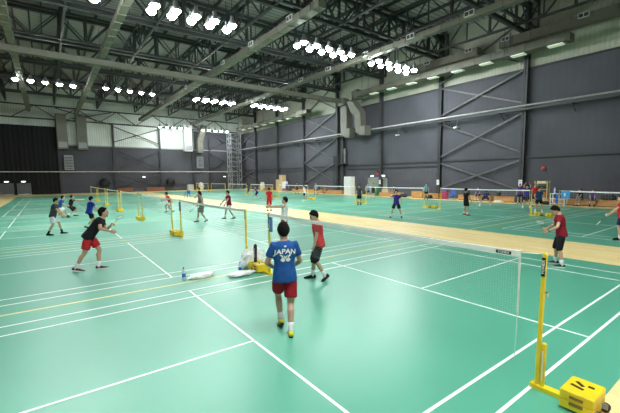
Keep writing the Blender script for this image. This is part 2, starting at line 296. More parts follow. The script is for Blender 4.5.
  {'label': 'person in black shirt and black striped shorts facing right on the far court', 'loc': [-7.5, 16.24], 'rz': 65.8, 'h': 1.7, 'feet': [[0.06, 0.2, 10, 0], [0, -0.2, -15, 0]], 'hl': [0.22, 0.28, 0.85], 'hr': [0.25, -0.22, 0.85], 'top': 'black', 'bottom': 'black', 'sock': 'white', 'shoe': 'red', 'sl': 0.5, 'short': 0.8, 'lean': -3, 'hair': 'black', 'near': 1, 'racket': ('r', (0.5, -0.2, -0.6)), 'rl': 'the black clad player on the far court'},
  {'label': 'person in navy bending forward with legs wide apart, seen from behind', 'loc': [-10.263, 23.801], 'rz': 113.1, 'h': 1.72, 'feet': [[0.0, 0.42, 15, 0], [0, -0.42, -15, 0]], 'hl': [0.5, 0.3, 0.6], 'hr': [0.5, -0.3, 0.6], 'top': 'navy', 'bottom': 'navy', 'sock': 'white', 'shoe': 'white', 'sl': 0.5, 'short': 0.75, 'lean': 58, 'crouch': 0.1, 'hp': 20, 'hair': 'black'},
  {'label': 'person in purple shirt standing by the wall column, back of a pair', 'loc': [-9.393, 27.838], 'rz': 293.8, 'h': 1.74, 'feet': [[0, 0.13, 0, 0], [0, -0.13, 0, 0]], 'hl': [0.12, 0.28, 0.85], 'hr': [0.14, -0.28, 0.85], 'top': 'purple', 'bottom': 'black', 'sock': 'white', 'shoe': 'black', 'sl': 0.5, 'short': 0.8, 'hair': 'black'},
  {'label': 'person in purple shirt with both arms raised above the head', 'loc': [-7.265, 24.171], 'rz': 287.9, 'h': 1.74, 'feet': [[0.02, 0.24, 0, 0], [-0.02, -0.24, 0, 0]], 'hl': [0.05, 0.12, 1.86], 'hr': [0.08, -0.1, 1.84], 'top': 'indigo', 'bottom': 'black', 'sock': 'white', 'shoe': 'white', 'sl': 0.5, 'short': 0.75, 'hair': 'black'},
  {'label': 'person in red top standing between the yellow rack and the purple shirted pair', 'loc': [-7.351, 25.823], 'rz': 291.9, 'h': 1.8, 'feet': [[0, 0.13, 0, 0], [0, -0.13, 0, 0]], 'hl': [0.1, 0.26, 0.85], 'hr': [0.1, -0.26, 0.85], 'top': 'red', 'bottom': 'black', 'sock': 'white', 'shoe': 'black', 'sl': 0.5, 'short': 0.8, 'hair': 'black'},
  {'label': 'person in dark teal shirt standing at the yellow net post with hand on it', 'loc': [-5.335, 21.428], 'rz': 306.4, 'h': 1.66, 'feet': [[0.02, 0.2, 0, 0], [-0.02, -0.2, 0, 0]], 'hl': [0.15, 0.26, 0.85], 'hr': [0.25, -0.3, 0.95], 'top': 'darkteal', 'bottom': 'black', 'sock': 'white', 'shoe': 'white', 'sl': 0.55, 'short': 0.8, 'hair': 'black', 'near': 1},
  {'label': 'person in purple shirt seated on the bench below the wall bracing', 'loc': [-13.85, 29.15], 'rz': -90, 'h': 1.7, 'feet': [[0.42, 0.14, 0, 0], [0.4, -0.14, 0, 0]], 'hl': [0.38, 0.14, 0.6], 'hr': [0.38, -0.14, 0.6], 'sit': 0.47, 'lean': 10, 'top': 'indigo', 'bottom': 'black', 'sock': 'white', 'shoe': 'black', 'sl': 0.5, 'short': 0.9, 'hair': 'black'},
  {'label': 'person in black shirt seated on the long bench with hands joined', 'loc': [-5.3, 29.15], 'rz': -110, 'h': 1.7, 'feet': [[0.42, 0.14, 0, 0], [0.4, -0.14, 0, 0]], 'hl': [0.42, 0.05, 0.55], 'hr': [0.42, -0.05, 0.55], 'sit': 0.47, 'lean': 16, 'top': 'black', 'bottom': 'grey', 'sock': 'white', 'shoe': 'black', 'sl': 0.5, 'short': 0.9, 'hair': 'black'},
  {'label': 'person in violet shirt seated on the long bench beside the one in black', 'loc': [-4.55, 29.15], 'rz': -75, 'h': 1.7, 'feet': [[0.42, 0.14, 0, 0], [0.4, -0.14, 0, 0]], 'hl': [0.4, 0.12, 0.58], 'hr': [0.4, -0.12, 0.58], 'sit': 0.47, 'lean': 14, 'top': 'purple', 'bottom': 'black', 'sock': 'black', 'shoe': 'black', 'sl': 0.5, 'short': 1.0, 'hair': 'black'},
  {'label': 'person in dark red top seated on the bench left of the white locker', 'loc': [-38.0, 29.15], 'rz': -80, 'h': 1.7, 'feet': [[0.42, 0.14, 0, 0], [0.4, -0.14, 0, 0]], 'hl': [0.38, 0.14, 0.6], 'hr': [0.38, -0.14, 0.6], 'sit': 0.47, 'lean': 14, 'top': 'maroon', 'bottom': 'black', 'sock': 'black', 'shoe': 'black', 'sl': 0.6, 'short': 0.9, 'hair': 'black'},
  {'label': 'person with black hair seated on the wooden box, mostly hidden by the deep blue player', 'loc': [-24.6, 29.15], 'rz': -90, 'h': 1.7, 'feet': [[0.42, 0.14, 0, 0], [0.4, -0.14, 0, 0]], 'hl': [0.38, 0.14, 0.6], 'hr': [0.38, -0.14, 0.6], 'sit': 0.47, 'lean': 10, 'top': 'black', 'bottom': 'black', 'sock': 'white', 'shoe': 'black', 'sl': 0.5, 'short': 0.9, 'hair': 'black'},
]
SK = (.60, .37, .25)
def ik(a, b, l1, l2, pole):
    d = b-a; L = min(d.length, (l1+l2)*.999); dn = d.normalized()
    x = (l1*l1-l2*l2+L*L)/(2*L); h = math.sqrt(max(0, l1*l1-x*x))
    p = V(pole); p = (p-dn*p.dot(dn)).normalized()
    return a+dn*x+p*h, a+dn*L
def head_pt(az, el):
    """point on the head surface; az 0 = front, el in radians"""
    cx, cy, cz = math.cos(el)*math.cos(az), math.cos(el)*math.sin(az), math.sin(el)
    z = cz*(.116 if cz > 0 else .122); t = max(0, -cz)
    y = cy*.077*(1-.30*t**1.6); x = cx*(.097*(1-.10*t**2) if cx > 0 else .100*(1-.45*t))
    return V((x, y, z))*1.06
def hand(mb, W, d, n, u, curl, r, sgn):
    """palm, four fingers and thumb; d along the hand, n palm normal, u towards the thumb"""
    mb.tube([W-d*.01, W+d*.03, W+d*.07, W+d*.092], [(.026, .019), (.036, .016), (.042, .015), (.038, .012)], 10, u)
    for k, (off, ln) in enumerate(((.031, .068), (.011, .076), (-.010, .071), (-.030, .056))):
        p = W+d*.086+u*off; dd = (d+u*off*2.5).normalized(); pts = [p-d*.02, p]
        for sgm, fr in ((0, .42), (1, .33), (2, .25)):
            a = curl*(.7+.25*sgm); R = Matrix.Rotation(a, 3, n.cross(dd).normalized() if False else dd.cross(n).normalized())
            dd = (R @ dd).normalized(); p = p+dd*ln*fr; pts.append(p)
        mb.tube(pts, [r*1.1, r*1.1, r*1.05, r*.95, r*.8], 6, u)
    p = W+d*.025+u*.028; q = p+(d*.55+u*.75+n*.3).normalized()*.038; s_ = q+(d*.8+u*.25+n*.45*(1+curl)).normalized()*.034; e = s_+(d*.9+n*.4).normalized()*.022
    mb.tube([W+d*.02+u*.008, p, q, s_, e], [r*1.5, r*1.55, r*1.3, r*1.1, r*.8], 6, n)

def make_person(P):
    global SHUTTLE
    S = P['h']/1.75; near = P.get('near', 0)
    root = empty('person', (*P['loc'], 0), math.radians(P['rz']), P['label'], 'person')
    vox = {0: .016, 1: .0125, 2: .0075}[near]; cvox = {0: .022, 1: .017, 2: .013}[near]
    fr = {0: .0115, 1: .0105, 2: .0090}[near]
    # --- skeleton (unit person 1.75 tall, facing +x)
    feet = []
    for i, (fx, fy, yaw, lift) in enumerate(P['feet']):
        fx, fy = fx/S, fy/S; yaw = math.radians(yaw); ph = math.radians(lift)
        d = V((math.cos(yaw), math.sin(yaw), 0)); ball = V((fx, fy, 0))+d*.10
        ank = ball+d*(-.12*math.cos(ph)+.085*math.sin(ph))+V((0, 0, .12*math.sin(ph)+.085*math.cos(ph)))
        feet.append((ank, d, ball, ph))
    mid = (feet[0][0]+feet[1][0])/2
    lean = math.radians(P.get('lean', 2)); sit = P.get('sit')
    px = P.get('pdx', -.12*math.sin(lean)*1.2) + (mid.x if not sit else 0)
    if sit: pz = sit/S+.10
    else:
        pz = 9
        for (ank, d, b_, ph), sg in zip(feet, (1, -1)):
            h = math.hypot(ank.x-px, ank.y-mid.y-sg*.09); pz = min(pz, ank.z+math.sqrt(max(.2, .842**2-h*h)))
        pz -= P.get('crouch', .0)
    pel = V((px, mid.y if not sit else 0, pz))
    T = V((math.sin(lean), 0, math.cos(lean))); Y = V((0, 1, 0)); X = Y.cross(T)
    neck = pel+T*.53; bend = lean*.25
    hy, hp = math.radians(P.get('hy', 0)), math.radians(P.get('hp', 0))
    HR = Matrix.Rotation(hy, 3, 'Z') @ Matrix.Rotation(hp+lean*.15, 3, 'Y')
    hdir = (T*.6+V((0, 0, .4))).normalized()
    hc = neck+hdir*.030+HR @ V((.02, 0, .108))
    body = MB(); chains = {}
    legs, arms = [], []
    for i, sg in enumerate((1, -1)):
        hip = pel+Y*sg*.09-T*.0; ank, d, ball, ph = feet[i]
        pole = V((1, sg*.12, 0))+d*.6+(V((0, 0, 1)) if sit else V((0, 0, 0)))
        kn, ank2 = ik(hip, ank, .43, .42, pole)
        legs.append((hip, kn, ank2, d, ball, ph))
        sh = pel+T*.458+Y*sg*.162
        tgt = P.get('hl' if sg > 0 else 'hr') or (.05, sg*.26, .82*S); tgt = V(tgt)/S
        el, wr = ik(sh, tgt-(tgt-sh).normalized()*.0, .29, .255, V((-.55, sg*.75, -.55)))
        arms.append((sh, el, wr, sg))
    # --- body mesh
    tors = [(-.09, .10, .085), (-.04, .155, .11), (.03, .165, .118), (.10, .152, .108), (.18, .138, .100), (.28, .155, .112), (.38, .172, .118), (.45, .160, .100), (.50, .112, .078), (.54, .062, .060)]
    body.tube([pel+T*t for t, a, b in tors], [(a, b) for t, a, b in tors], 16, Y)
    body.tube([neck-T*.03, neck+hdir*.04, hc+HR @ V((-.012, 0, -.05))], [(.06, .058), (.054, .056), (.052, .056)], 12, Y)
    n, m = 24, 16; vs = []
    for i in range(m+1):
        for k in range(n): vs.append(hc+HR @ head_pt(2*PI*k/n, -PI/2+PI*i/m))
    body.add(vs, [(i*n+k, i*n+(k+1) % n, (i+1)*n+(k+1) % n, (i+1)*n+k) for i in range(m) for k in range(n)])
    H = lambda x, y, z: hc+HR @ V((x, y, z))
    body.tube([H(.088, 0, .022), H(.104, 0, -.012), H(.113, 0, -.030), H(.092, 0, -.040)], [(.009, .009), (.012, .011), (.017, .012), (.013, .008)], 8, Y)
    body.ell(H(.088, 0, -.068), (.012, .026, .011), 10, 6, HR); body.ell(H(.080, 0, -.100), (.022, .028, .018), 10, 6, HR)
    body.ell(H(.084, 0, .026), (.014, .052, .010), 10, 6, HR)
    for sg in (1, -1): body.ell(H(-.004, sg*.080, -.008), (.020, .010, .032), 8, 6, HR)
    for hip, kn, an, d, ball, ph in legs:
        k1 = hip.lerp(kn, .35); k2 = hip.lerp(kn, .75); bk = (an-kn).cross(Y).normalized()
        if bk.x > 0: bk = -bk
        c1 = kn.lerp(an, .28)+bk*.014; c2 = kn.lerp(an, .62)+bk*.004
        body.tube([hip+T*.03, hip, k1, k2, kn, kn.lerp(an, .10), c1, c2, an.lerp(kn, .12), an, an-V((0, 0, .03))], [.080, .088, .082, .064, .055, .051, .057, .046, .035, .034, .036], 12, Y)
        body.tube([an-d*.035+V((0, 0, -.03)), an+d*.03+V((0, 0, -.03)), ball+V((0, 0, .032))], [.030, .034, (.036, .024)], 10, V((0, 0, 1)).cross(d))
    gripinfo = {}
    for sh, el, wr, sg in arms:
        body.tube([sh-Y*sg*.06-T*.01, sh, sh.lerp(el, .18), sh.lerp(el, .5), sh.lerp(el, .85), el, el.lerp(wr, .2), el.lerp(wr, .5), wr], [.050, .056, .052, .045, .040, .038, .041, .036, .026], 12, X)
        fd = (wr-el).normalized(); rk = P.get('racket'); hold = rk and rk[0] == ('l' if sg > 0 else 'r')
        nrm = (-Y*sg+X*.25); nrm = (nrm-fd*nrm.dot(fd)).normalized(); u = nrm.cross(fd)*(1 if sg < 0 else -1)
        if u.dot(X+V((0, 0, .5))) < 0: u = -u
        hand(body, wr, fd, nrm, u, 1.15 if hold else .38, fr, sg)
        if P.get('shuttle') and sg > 0: SHUTTLE = Matrix.Rotation(math.radians(P['rz']), 3, 'Z') @ ((wr+fd*.15+nrm*.02)*S)+V((*P['loc'], 0))
        if hold: gripinfo[sg] = wr+fd*.085+nrm*.026
    for a in (body,): a.v = [tuple(V(q)*S) for q in a.v]
    me = remeshed(body, 'body', vox, 2 if near else 2)
    bo = link('body', me, MATS['skin'], root, True)
    at = me.color_attributes.new('tint', 'FLOAT_COLOR', 'POINT')
    hi = HR.inverted(); hcS = hc*S; sk = [c*random.uniform(.86, 1.08) for c in SK]
    cols = []
    for v in me.vertices:
        c = sk; q = (hi @ (v.co-hcS))/S
        if near and abs(q.z) < .13 and q.x > .04:
            if (abs(q.y)-.033)**2/.0155**2+(q.z-.004)**2/.0075**2 < 1: c = (.03, .02, .02)
            elif (abs(q.y)-.034)**2/.020**2+(q.z-.026)**2/.006**2 < 1: c = (.06, .04, .03)
            elif q.y**2/.024**2+(q.z+.068)**2/.010**2 < 1: c = (.42, .17, .15)
        cols += [*c, 1]
    at.data.foreach_set('color', cols)
    # --- hair: closed shell over the skull
    hb = MB(); n, m = 28, 8; outer, inner = [], []
    for k in range(n):
        az = 2*PI*k/n; f = (1+math.cos(az))/2; bk = (1-math.cos(az))/2
        line = math.radians(47)*f**2 + math.radians(-42)*bk**1.5 + math.radians(5)*(1-abs(math.cos(az)))**1.5 + .16*noise.noise(V((math.cos(az)*2.6, math.sin(az)*2.6, P['h']*9)))
        for i in range(m+1):
            el = line+(PI/2-line)*i/m; q = head_pt(az, el); nn = q.normalized()
            th = .010+.014*noise.noise(q*46)+.016*max(0, nn.z)*(1-.4*f)+.007*bk
            if i == 0: th = .002
            outer.append(H(*(q+nn*th))*S); inner.append(H(*(q-nn*.006))*S)
    fs = [(k*(m+1)+i, ((k+1) % n)*(m+1)+i, ((k+1) % n)*(m+1)+i+1, k*(m+1)+i+1) for k in range(n) for i in range(m)]
    o_ = n*(m+1)
    fs += [tuple(o_+j for j in reversed(f)) for f in fs]
    fs += [(k*(m+1), o_+k*(m+1), o_+((k+1) % n)*(m+1), ((k+1) % n)*(m+1)) for k in range(n)]
    hb.add(outer+inner, fs)
    hb.build('hair', mat('hair_'+P.get('hair', 'black'), (.009, .008, .008) if P.get('hair') != 'brown' else (.05, .028, .018), .9, bump=.8, scale=60, spec=.15), root, True)
    # --- clothing
    g = .022
    sm = MB()
    rows = [(-.10, .190, .142), (-.04, .192, .144), (.04, .184, .138), (.12, .166, .126), (.20, .160, .122), (.30, .174, .132), (.40, .186, .136), (.46, .172, .118), (.508, .124, .092), (.530, .080, .075)]
    if P['sl'] < .25: rows = [(t, a-.006, b-.004) for t, a, b in rows]
    sm.tube([pel+T*t for t, a, b in rows], [(a, b) for t, a, b in rows], 18, Y)
    for sh, el, wr, sg in arms:
        e = sh.lerp(el, P['sl']); c0 = sh-Y*sg*.07-T*.02
        if P['sl'] > .25:
            sm.tube([c0, sh, sh.lerp(el, P['sl']*.5), e], [.070, .072, .064, .065], 12, X)
        else: sm.tube([c0, sh-Y*sg*.01], [.074, .068], 12, X)
    if near:
        sm2 = []
        sm.v = [tuple(V(q)*S) for q in sm.v]
    else: sm.v = [tuple(V(q)*S) for q in sm.v]
    me = remeshed(sm, 'shirt', cvox, 3)
    if near:
        for v in me.vertices:
            w = noise.noise(V((v.co.x*9, v.co.y*9, v.co.z*4))+V((P['loc'][0], 0, 0)))
            v.co += v.normal*(.009*w)
    shirt = link('shirt', me, cloth(P['top'], CLOTH[P['top']]), root, True)
    so = MB()
    so.tube([pel+T*.10, pel+T*.03, pel-T*.05, pel-T*.10], [(.158, .114), (.164, .120), (.162, .122), (.11, .10)], 18, Y)
    for hip, kn, an, d, ball, ph in legs:
        s_ = P['short']; e = hip.lerp(kn, min(s_, 1.)); pts = [hip+T*.05, hip-T*.02, hip.lerp(kn, .4*s_), e]
        rr = [.078, .090, .104, .100]
        if s_ >= .95: pts.append(kn.lerp(an, .10)); rr = [.078, .090, .100, .084, .080]
        so.tube(pts, rr, 14, Y)
    so.v = [tuple(V(q)*S) for q in so.v]
    me = remeshed(so, 'shorts', cvox, 3)
    if near:
        for v in me.vertices: v.co += v.normal*(.007*noise.noise(V((v.co.x*10, v.co.y*10, v.co.z*5))))
    link('shorts', me, cloth(P['bottom'], CLOTH[P['bottom']]), root, True)
    for hip, kn, an, d, ball, ph in legs:
        sk_ = MB(); sk_.tube([(an-V((0, 0, .035)))*S, an*S, an.lerp(kn, .15)*S, an.lerp(kn, .30)*S], [.042*S, .041*S, .043*S, .052*S], 12, Y)
        sk_.build('sock', cloth(P['sock'], CLOTH[P['sock']]), root, True)
        # shoe: loft from heel to toe, pitched about the ball of the foot
        R = Matrix.Rotation(math.atan2(d.y, d.x), 3, 'Z') @ Matrix.Rotation(ph, 3, 'Y')
        def sp(x, y, z): return (ball+R @ V((x, y, z)) + V((0, 0, .0)))*S
        sh_ = MB(); st = [(-.195, .026, .035, .060), (-.185, .036, .018, .085), (-.15, .040, .014, .098), (-.10, .040, .014, .098), (-.05, .042, .014, .078), (0, .049, .014, .060), (.05, .048, .014, .048), (.085, .034, .016, .038), (.10, .016, .020, .030)]
        vs = []; nn = 10
        for x, w, z0, z1 in st:
            for k in range(nn):
                a = 2*PI*k/nn; vs.append(sp(x, w*math.cos(a), (z0+z1)/2+(z1-z0)/2*math.sin(a)))
        m_ = len(st)
        sh_.add(vs, [(i*nn+k, i*nn+(k+1) % nn, (i+1)*nn+(k+1) % nn, (i+1)*nn+k) for i in range(m_-1) for k in range(nn)]+[tuple(range(nn-1, -1, -1)), tuple(range((m_-1)*nn, m_*nn))])
        so_ = sh_.build('shoe', cloth('shoe_'+P['shoe'], CLOTH[P['shoe']]), root, True)
        sl_ = MB(); ol = [(-.195, .0), (-.185, .030), (-.13, .037), (-.05, .040), (0, .049), (.05, .047), (.09, .030), (.105, .0)]
        lo = [(x, -w) for x, w in ol]+[(x, w) for x, w in reversed(ol[1:-1])]; q = len(lo)
        vs = [sp(x, y, 0) for x, y in lo]+[sp(x, y, .024) for x, y in lo]
        sl_.add(vs, [tuple(range(q-1, -1, -1)), tuple(range(q, 2*q))]+[(k, (k+1) % q, q+(k+1) % q, q+k) for k in range(q)])
        sl_.build('sole', MATS['black_rubber'] if P['shoe'] in ('yellow', 'red', 'black') else MATS['white_paint'], so_)
    if P.get('knee'):
        kb = MB(); hip, kn, an, d, ball, ph = legs[1]
        kb.tube([hip.lerp(kn, .8)*S, kn*S, kn.lerp(an, .16)*S, kn.lerp(an, .24)*S], [.074*S, .068*S, .064*S, .060*S], 14, Y)
        kb.build('knee_brace', cloth('black', CLOTH['black']), root, True)
    if P.get('watch'):
        sh, el, wr, sg = arms[0]; wb = MB(); dd = (wr-el).normalized(); c = wr-dd*.03
        wb.tube([(c-dd*.014)*S, (c+dd*.014)*S], .034*S, 12); wb.build('wrist_watch', M_BLACK, root)
    if P.get('text'):
        bvh = BVHTree.FromObject(shirt, bpy.context.evaluated_depsgraph_get())
        W = cloth('print_white', (.85, .86, .86))
        def project(me, zc, arch=0.):
            for v in me.vertices:
                y, z = v.co.x, v.co.y   # text x runs to the reader's right: seen from behind that is -y
                z = z+zc-arch*y*y
                o_ = pel+T*z; o_ = V((o_.x-.5, -y, o_.z))*S
                hit = bvh.ray_cast(V(o_), V((1, 0, 0)))
                v.co = (hit[0]-V((.006, 0, 0))) if hit[0] else V((-.14, -y*S, o_.z))
            return me
        tm = text_mesh('JAPAN', .10)
        for v in tm.vertices: v.co.x *= 1.14; v.co.x += v.co.y*.12
        link('printed_lettering', project(tm, .385, .9), W, shirt)
        em = MB()
        def strip(pts):  # small polygon patches, kept fine so they follow the cloth
            em.add([(x, y, 0) for x, y in pts], [tuple(range(len(pts)))])
        for sg in (1, -1):
            cx = sg*.034; strip([(cx+.030*math.cos(2*PI*k/18), -.028+.026*math.sin(2*PI*k/18)) for k in range(18)])
            pts = [(sg*.078, .040), (sg*.048, .040), (sg*.022, .004), (sg*.036, -.006)]
            strip(pts if sg < 0 else pts[::-1])
        strip([(-.030, .040), (0, .012), (.030, .040), (.008, -.012), (-.008, -.012)][::-1])
        em.v = [(x*1.15, y*1.15, z) for x, y, z in em.v]
        me2 = em.mesh('emblem'); link('printed_emblem', project(me2, .292), W, shirt)
        fl = MB().add([(-.016, -.010, 0), (.016, -.010, 0), (.016, .010, 0), (-.016, .010, 0)], [(0, 1, 2, 3)])
        link('collar_patch', project(fl.mesh('patch'), .462), W, shirt)
    if P.get('racket'):
        sg = 1 if P['racket'][0] == 'l' else -1; dr = V(P['racket'][1]).normalized()
        gp = gripinfo[sg]*S
        Rz = Matrix.Rotation(math.radians(P['rz']), 3, 'Z'); wp = Rz @ gp+V((*P['loc'], 0))
        make_racket(wp, Rz @ dr, 'badminton racket held by '+P['rl'])
    return root

def make_racket(pos, d, label):
    words = label.split(); label = ' '.join(words[:16])
    z = d.normalized(); x = z.cross(V((0, 0, 1))); x = x.normalized() if x.length > .1 else V((1, 0, 0)); y = z.cross(x)
    r = empty('badminton_racket', pos, 0, label, 'racket')
    r.rotation_mode = 'QUATERNION'; r.rotation_quaternion = Matrix((x, y, z)).transposed().to_quaternion()
    MB().tube([(0, 0, -.09), (0, 0, -.05), (0, 0, .08), (0, 0, .11)], [.016, .014, .014, .010], 10).build('handle', mat('racket_grip', (.75, .72, .2), .8), r, True)
    MB().tube([(0, 0, .10), (0, 0, .33)], .0050, 8).build('shaft', M_BLACK, r, True)
    oval = [(.092*math.sin(2*PI*k/28), 0, .45-.122*math.cos(2*PI*k/28)) for k in range(28)]
    MB().tube(oval, .0065, 6, (0, 1, 0), closed=True).build('frame', mat('racket_frame', (.30, .29, .16), .3), r, True)
    s = MB()
    for k in range(-6, 7):
        x0 = k*.0135; h = .118*math.sqrt(max(0, 1-(x0/.09)**2)); s.bar((x0, 0, .45-h), (x0, 0, .45+h), .0016)
    for k in range(-8, 9):
        z0 = k*.0138; w = .088*math.sqrt(max(0, 1-(z0/.118)**2)); s.bar((-w, 0, .45+z0), (w, 0, .45+z0), .0016)
    s.build('strings', M_NETW, r)
    return r

SHUTTLE = (.5, 12.1, 1.02)
for P in PEOPLE: make_person(P)

# ------------------------------------------------------------------ the hall shell
XF, XN, YL, YR, ZT = -72.5, 14.0, -19.0, 31.0, 17.8
struct('floor', MB().bb((XF, YL, -.3), (XN, YR, -.006)), M_WOOD)
mats = MB(); mats.bb((-62, -7.65, -.006), (3.63, 7.62, 0)); struct('floor_covering_near_panel', mats, M_MAT).name = 'floor_1'
mats = MB(); mats.bb((-66, 10.75, -.006), (12, 27.3, 0)); struct('floor_2', mats, M_MAT)
struct('ceiling', MB().bb((XF, YL, ZT), (XN, YR, ZT+.3)), M_ROOF)
ZD = 12.0
struct('wall_right', MB().bb((XF, YR, -.3), (XN, YR+.3, ZD)), M_DARKWALL)
struct('wall_right_upper', MB().bb((XF, YR+.05, ZD), (XN, YR+.3, ZT)), M_PALEWALL)
struct('wall_far', MB().bb((XF-.3, YL, -.3), (XF, YR, 8.4)).bb((XF-.3, 20.8, 8.4), (XF, YR, 12.3)), M_DARKFAR)
struct('wall_far_upper', MB().bb((XF-.3, YL, 8.4), (XF-.05, 20.8, 12.3)).bb((XF-.3, YL, 12.3), (XF-.05, YR, ZT)), M_PALEFAR)
struct('wall_left', MB().bb((XF, YL-.3, -.3), (XN, YL, ZT)), M_DARKWALL)
struct('wall_near', MB().bb((XN, YL, -.3), (XN+.3, YR, ZT)), M_GREY)
# black drape closing the left of the far wall, with folds
dr = MB(); n = 90; y0, y1 = -18.9, -2.4
vs = []
for z in (0.0, 6., 11.3):
    for k in range(n+1): vs.append((XF+.45+.10*math.sin(k*1.9)+.05*math.sin(k*.7), y0+(y1-y0)*k/n, z))
dr.add(vs, [(r*(n+1)+k, r*(n+1)+k+1, (r+1)*(n+1)+k+1, (r+1)*(n+1)+k) for r in (0, 1) for k in range(n)])
tag(dr.build('curtain', M_CURTAIN, None, True), 'tall black curtain closing off the left part of the far wall', 'curtain')

# court lines: each court is one set of painted lines
LW = .04
def court_lines(cx, cy, w, idx):
    b = MB(); L = 6.7; hw = w/2; z0, z1 = -.001, .0025
    def ln(xa, ya, xb, yb): b.bb((min(xa, xb)-LW/2, min(ya, yb)-LW/2, z0), (max(xa, xb)+LW/2, max(ya, yb)+LW/2, z1))
    for s in (1, -1):
        ln(cx+s*hw, cy-L, cx+s*hw, cy+L); ln(cx+s*(hw-.46), cy-L, cx+s*(hw-.46), cy+L)
        for d in (1.98, 5.94, 6.7): ln(cx-hw, cy+s*d, cx+hw, cy+s*d)
        ln(cx, cy+s*1.98, cx, cy+s*6.7)
    struct('floor_line_%d' % idx, b, M_LINE)
NEAR_C = [-7.43*k for k in range(8)]
FAR_C = [-.12-7.85*k for k in range(9)]
i = 1
for cx in NEAR_C: court_lines(cx, 0, 6.1, i); i += 1
for cx in FAR_C[:8]: court_lines(cx, 18.9, 6.2, i); i += 1
yl = MB()
for k in range(8): yl.bb((-3.745-7.43*k, -7.6, -.001), (-3.685-7.43*k, 7.6, .003))
struct('floor_line_%d' % i, yl, M_LINEY); i += 1
yl = MB()
for k in range(8): yl.bb((-4.08-7.85*k, 10.8, -.001), (-4.02-7.85*k, 27.2, .003))
struct('floor_line_%d' % i, yl, M_LINEY)

# columns and bracing on the right wall
COLX = [-1.7-8.9*k for k in range(8)]
def hcol(b, x, y, z0, z1, w=.36, ax='y'):
    f = .05
    if ax == 'y':
        b.bb((x-w/2, y-w/2, z0), (x+w/2, y-w/2+f, z1)); b.bb((x-w/2, y+w/2-f, z0), (x+w/2, y+w/2, z1)); b.bb((x-.03, y-w/2, z0), (x+.03, y+w/2, z1))
    else:
        b.bb((x-w/2, y-w/2, z0), (x-w/2+f, y+w/2, z1)); b.bb((x+w/2-f, y-w/2, z0), (x+w/2, y+w/2, z1)); b.bb((x-w/2, y-.03, z0), (x+w/2, y+.03, z1))
for x in COLX:
    b = MB(); hcol(b, x, YR-.22, -.006, ZT-.1, .40); struct('column', b, M_COL)
b = MB(); hcol(b, -36.0, YR-.22, -.006, 13.5, .40); struct('column', b, M_COL)
YB = YR-.18
def xbr(x0, x1, tiers, name='wall_brace_beam'):
    b = MB()
    for za, zb in tiers:
        b.bar((x0, YB, za), (x1, YB, zb), .14); b.bar((x0, YB-.09, zb), (x1, YB-.09, za), .14)
    struct(name, b, M_BRACE)
xbr(-10.6, -19.5, [(1.0, 3.9), (4.5, 8.2), (9.0, 12.0), (12.5, 16.6)])
xbr(-37.3, -46.2, [(1.5, 4.8), (4.8, 8.3), (9.0, 12.3), (12.5, 16.4)])
xbr(-64.0, -72.0, [(2.2, 4.2), (5.8, 8.0), (9.4, 12.0)])
b = MB()
b.bb((XF, YR-.16, 4.05), (XN, YR-.02, 4.22)); b.bb((XF, YR-.16, 3.55), (-19.5, YR-.02, 3.66)); b.bb((XF, YR-.14, 12.0), (XN, YR-.0, 12.12))
struct('wall_rail_beam', b, M_COL)
# service pipe and cable tray along the right wall
t = empty('wall_pipe_tray', (0, YR-.9, 8.4)); t['kind'] = 'structure'
MB().tube([(XF+.4, -.1, .25), (XN-.3, -.1, .25)], .075, 8).build('pipe', M_PIPE, t, True)
MB().bb((XF+.4, .0, -.1), (XN-.3, .06, .05)).bb((XF+.4, .40, -.1), (XN-.3, .46, .05)).build('tray', M_COL, t)
for k in range(15): MB().bar((XF+1+k*5.9, .88, -.1), (XF+1+k*5.9, -.2, -.1), .07).bar((XF+1+k*5.9, .88, -.7), (XF+1+k*5.9, -.1, -.1), .06).build('bracket', M_COL, t)
# columns, bracing and rails on the far wall
for y in (-2.3, 6.0, 14.0, 20.4, 24.0):
    b = MB(); hcol(b, XF+.22, y, -.006, 12.6, .34, 'x'); struct('column', b, M_COL)
b = MB()
for ya, yb, za, zb in ((6.0, 14.0, .8, 3.4), (6.0, 14.0, 4.2, 8.0), (6.0, 14.0, 9.2, 12.1), (24, 30.3, 4.2, 8.0), (24, 30.3, .8, 3.4), (24, 30.3, 8.6, 12), (-2.3, 6.0, 12.3, 14.5)):
    b.bar((XF+.3, ya, za), (XF+.3, yb, zb), .14); b.bar((XF+.38, ya, zb), (XF+.38, yb, za), .14)
struct('wall_far_brace_beam', b, M_COL)
b = MB(); b.bb((XF+.02, -2.4, 8.3), (XF+.16, YR, 8.5)); struct('wall_far_rail_beam', b, M_GREY)
b = MB().tube([(XF+1.1, YL+.1, 3.7), (XF+1.1, YR-1.2, 3.85)], .07, 8)  # service pipe on brackets along the far wall
for k in range(8): b.bar((XF+.02, -1.8+k*4.2, 3.6), (XF+1.1, -1.8+k*4.2, 3.7), .05)
struct('wall_far_pipe', b, M_PIPE)

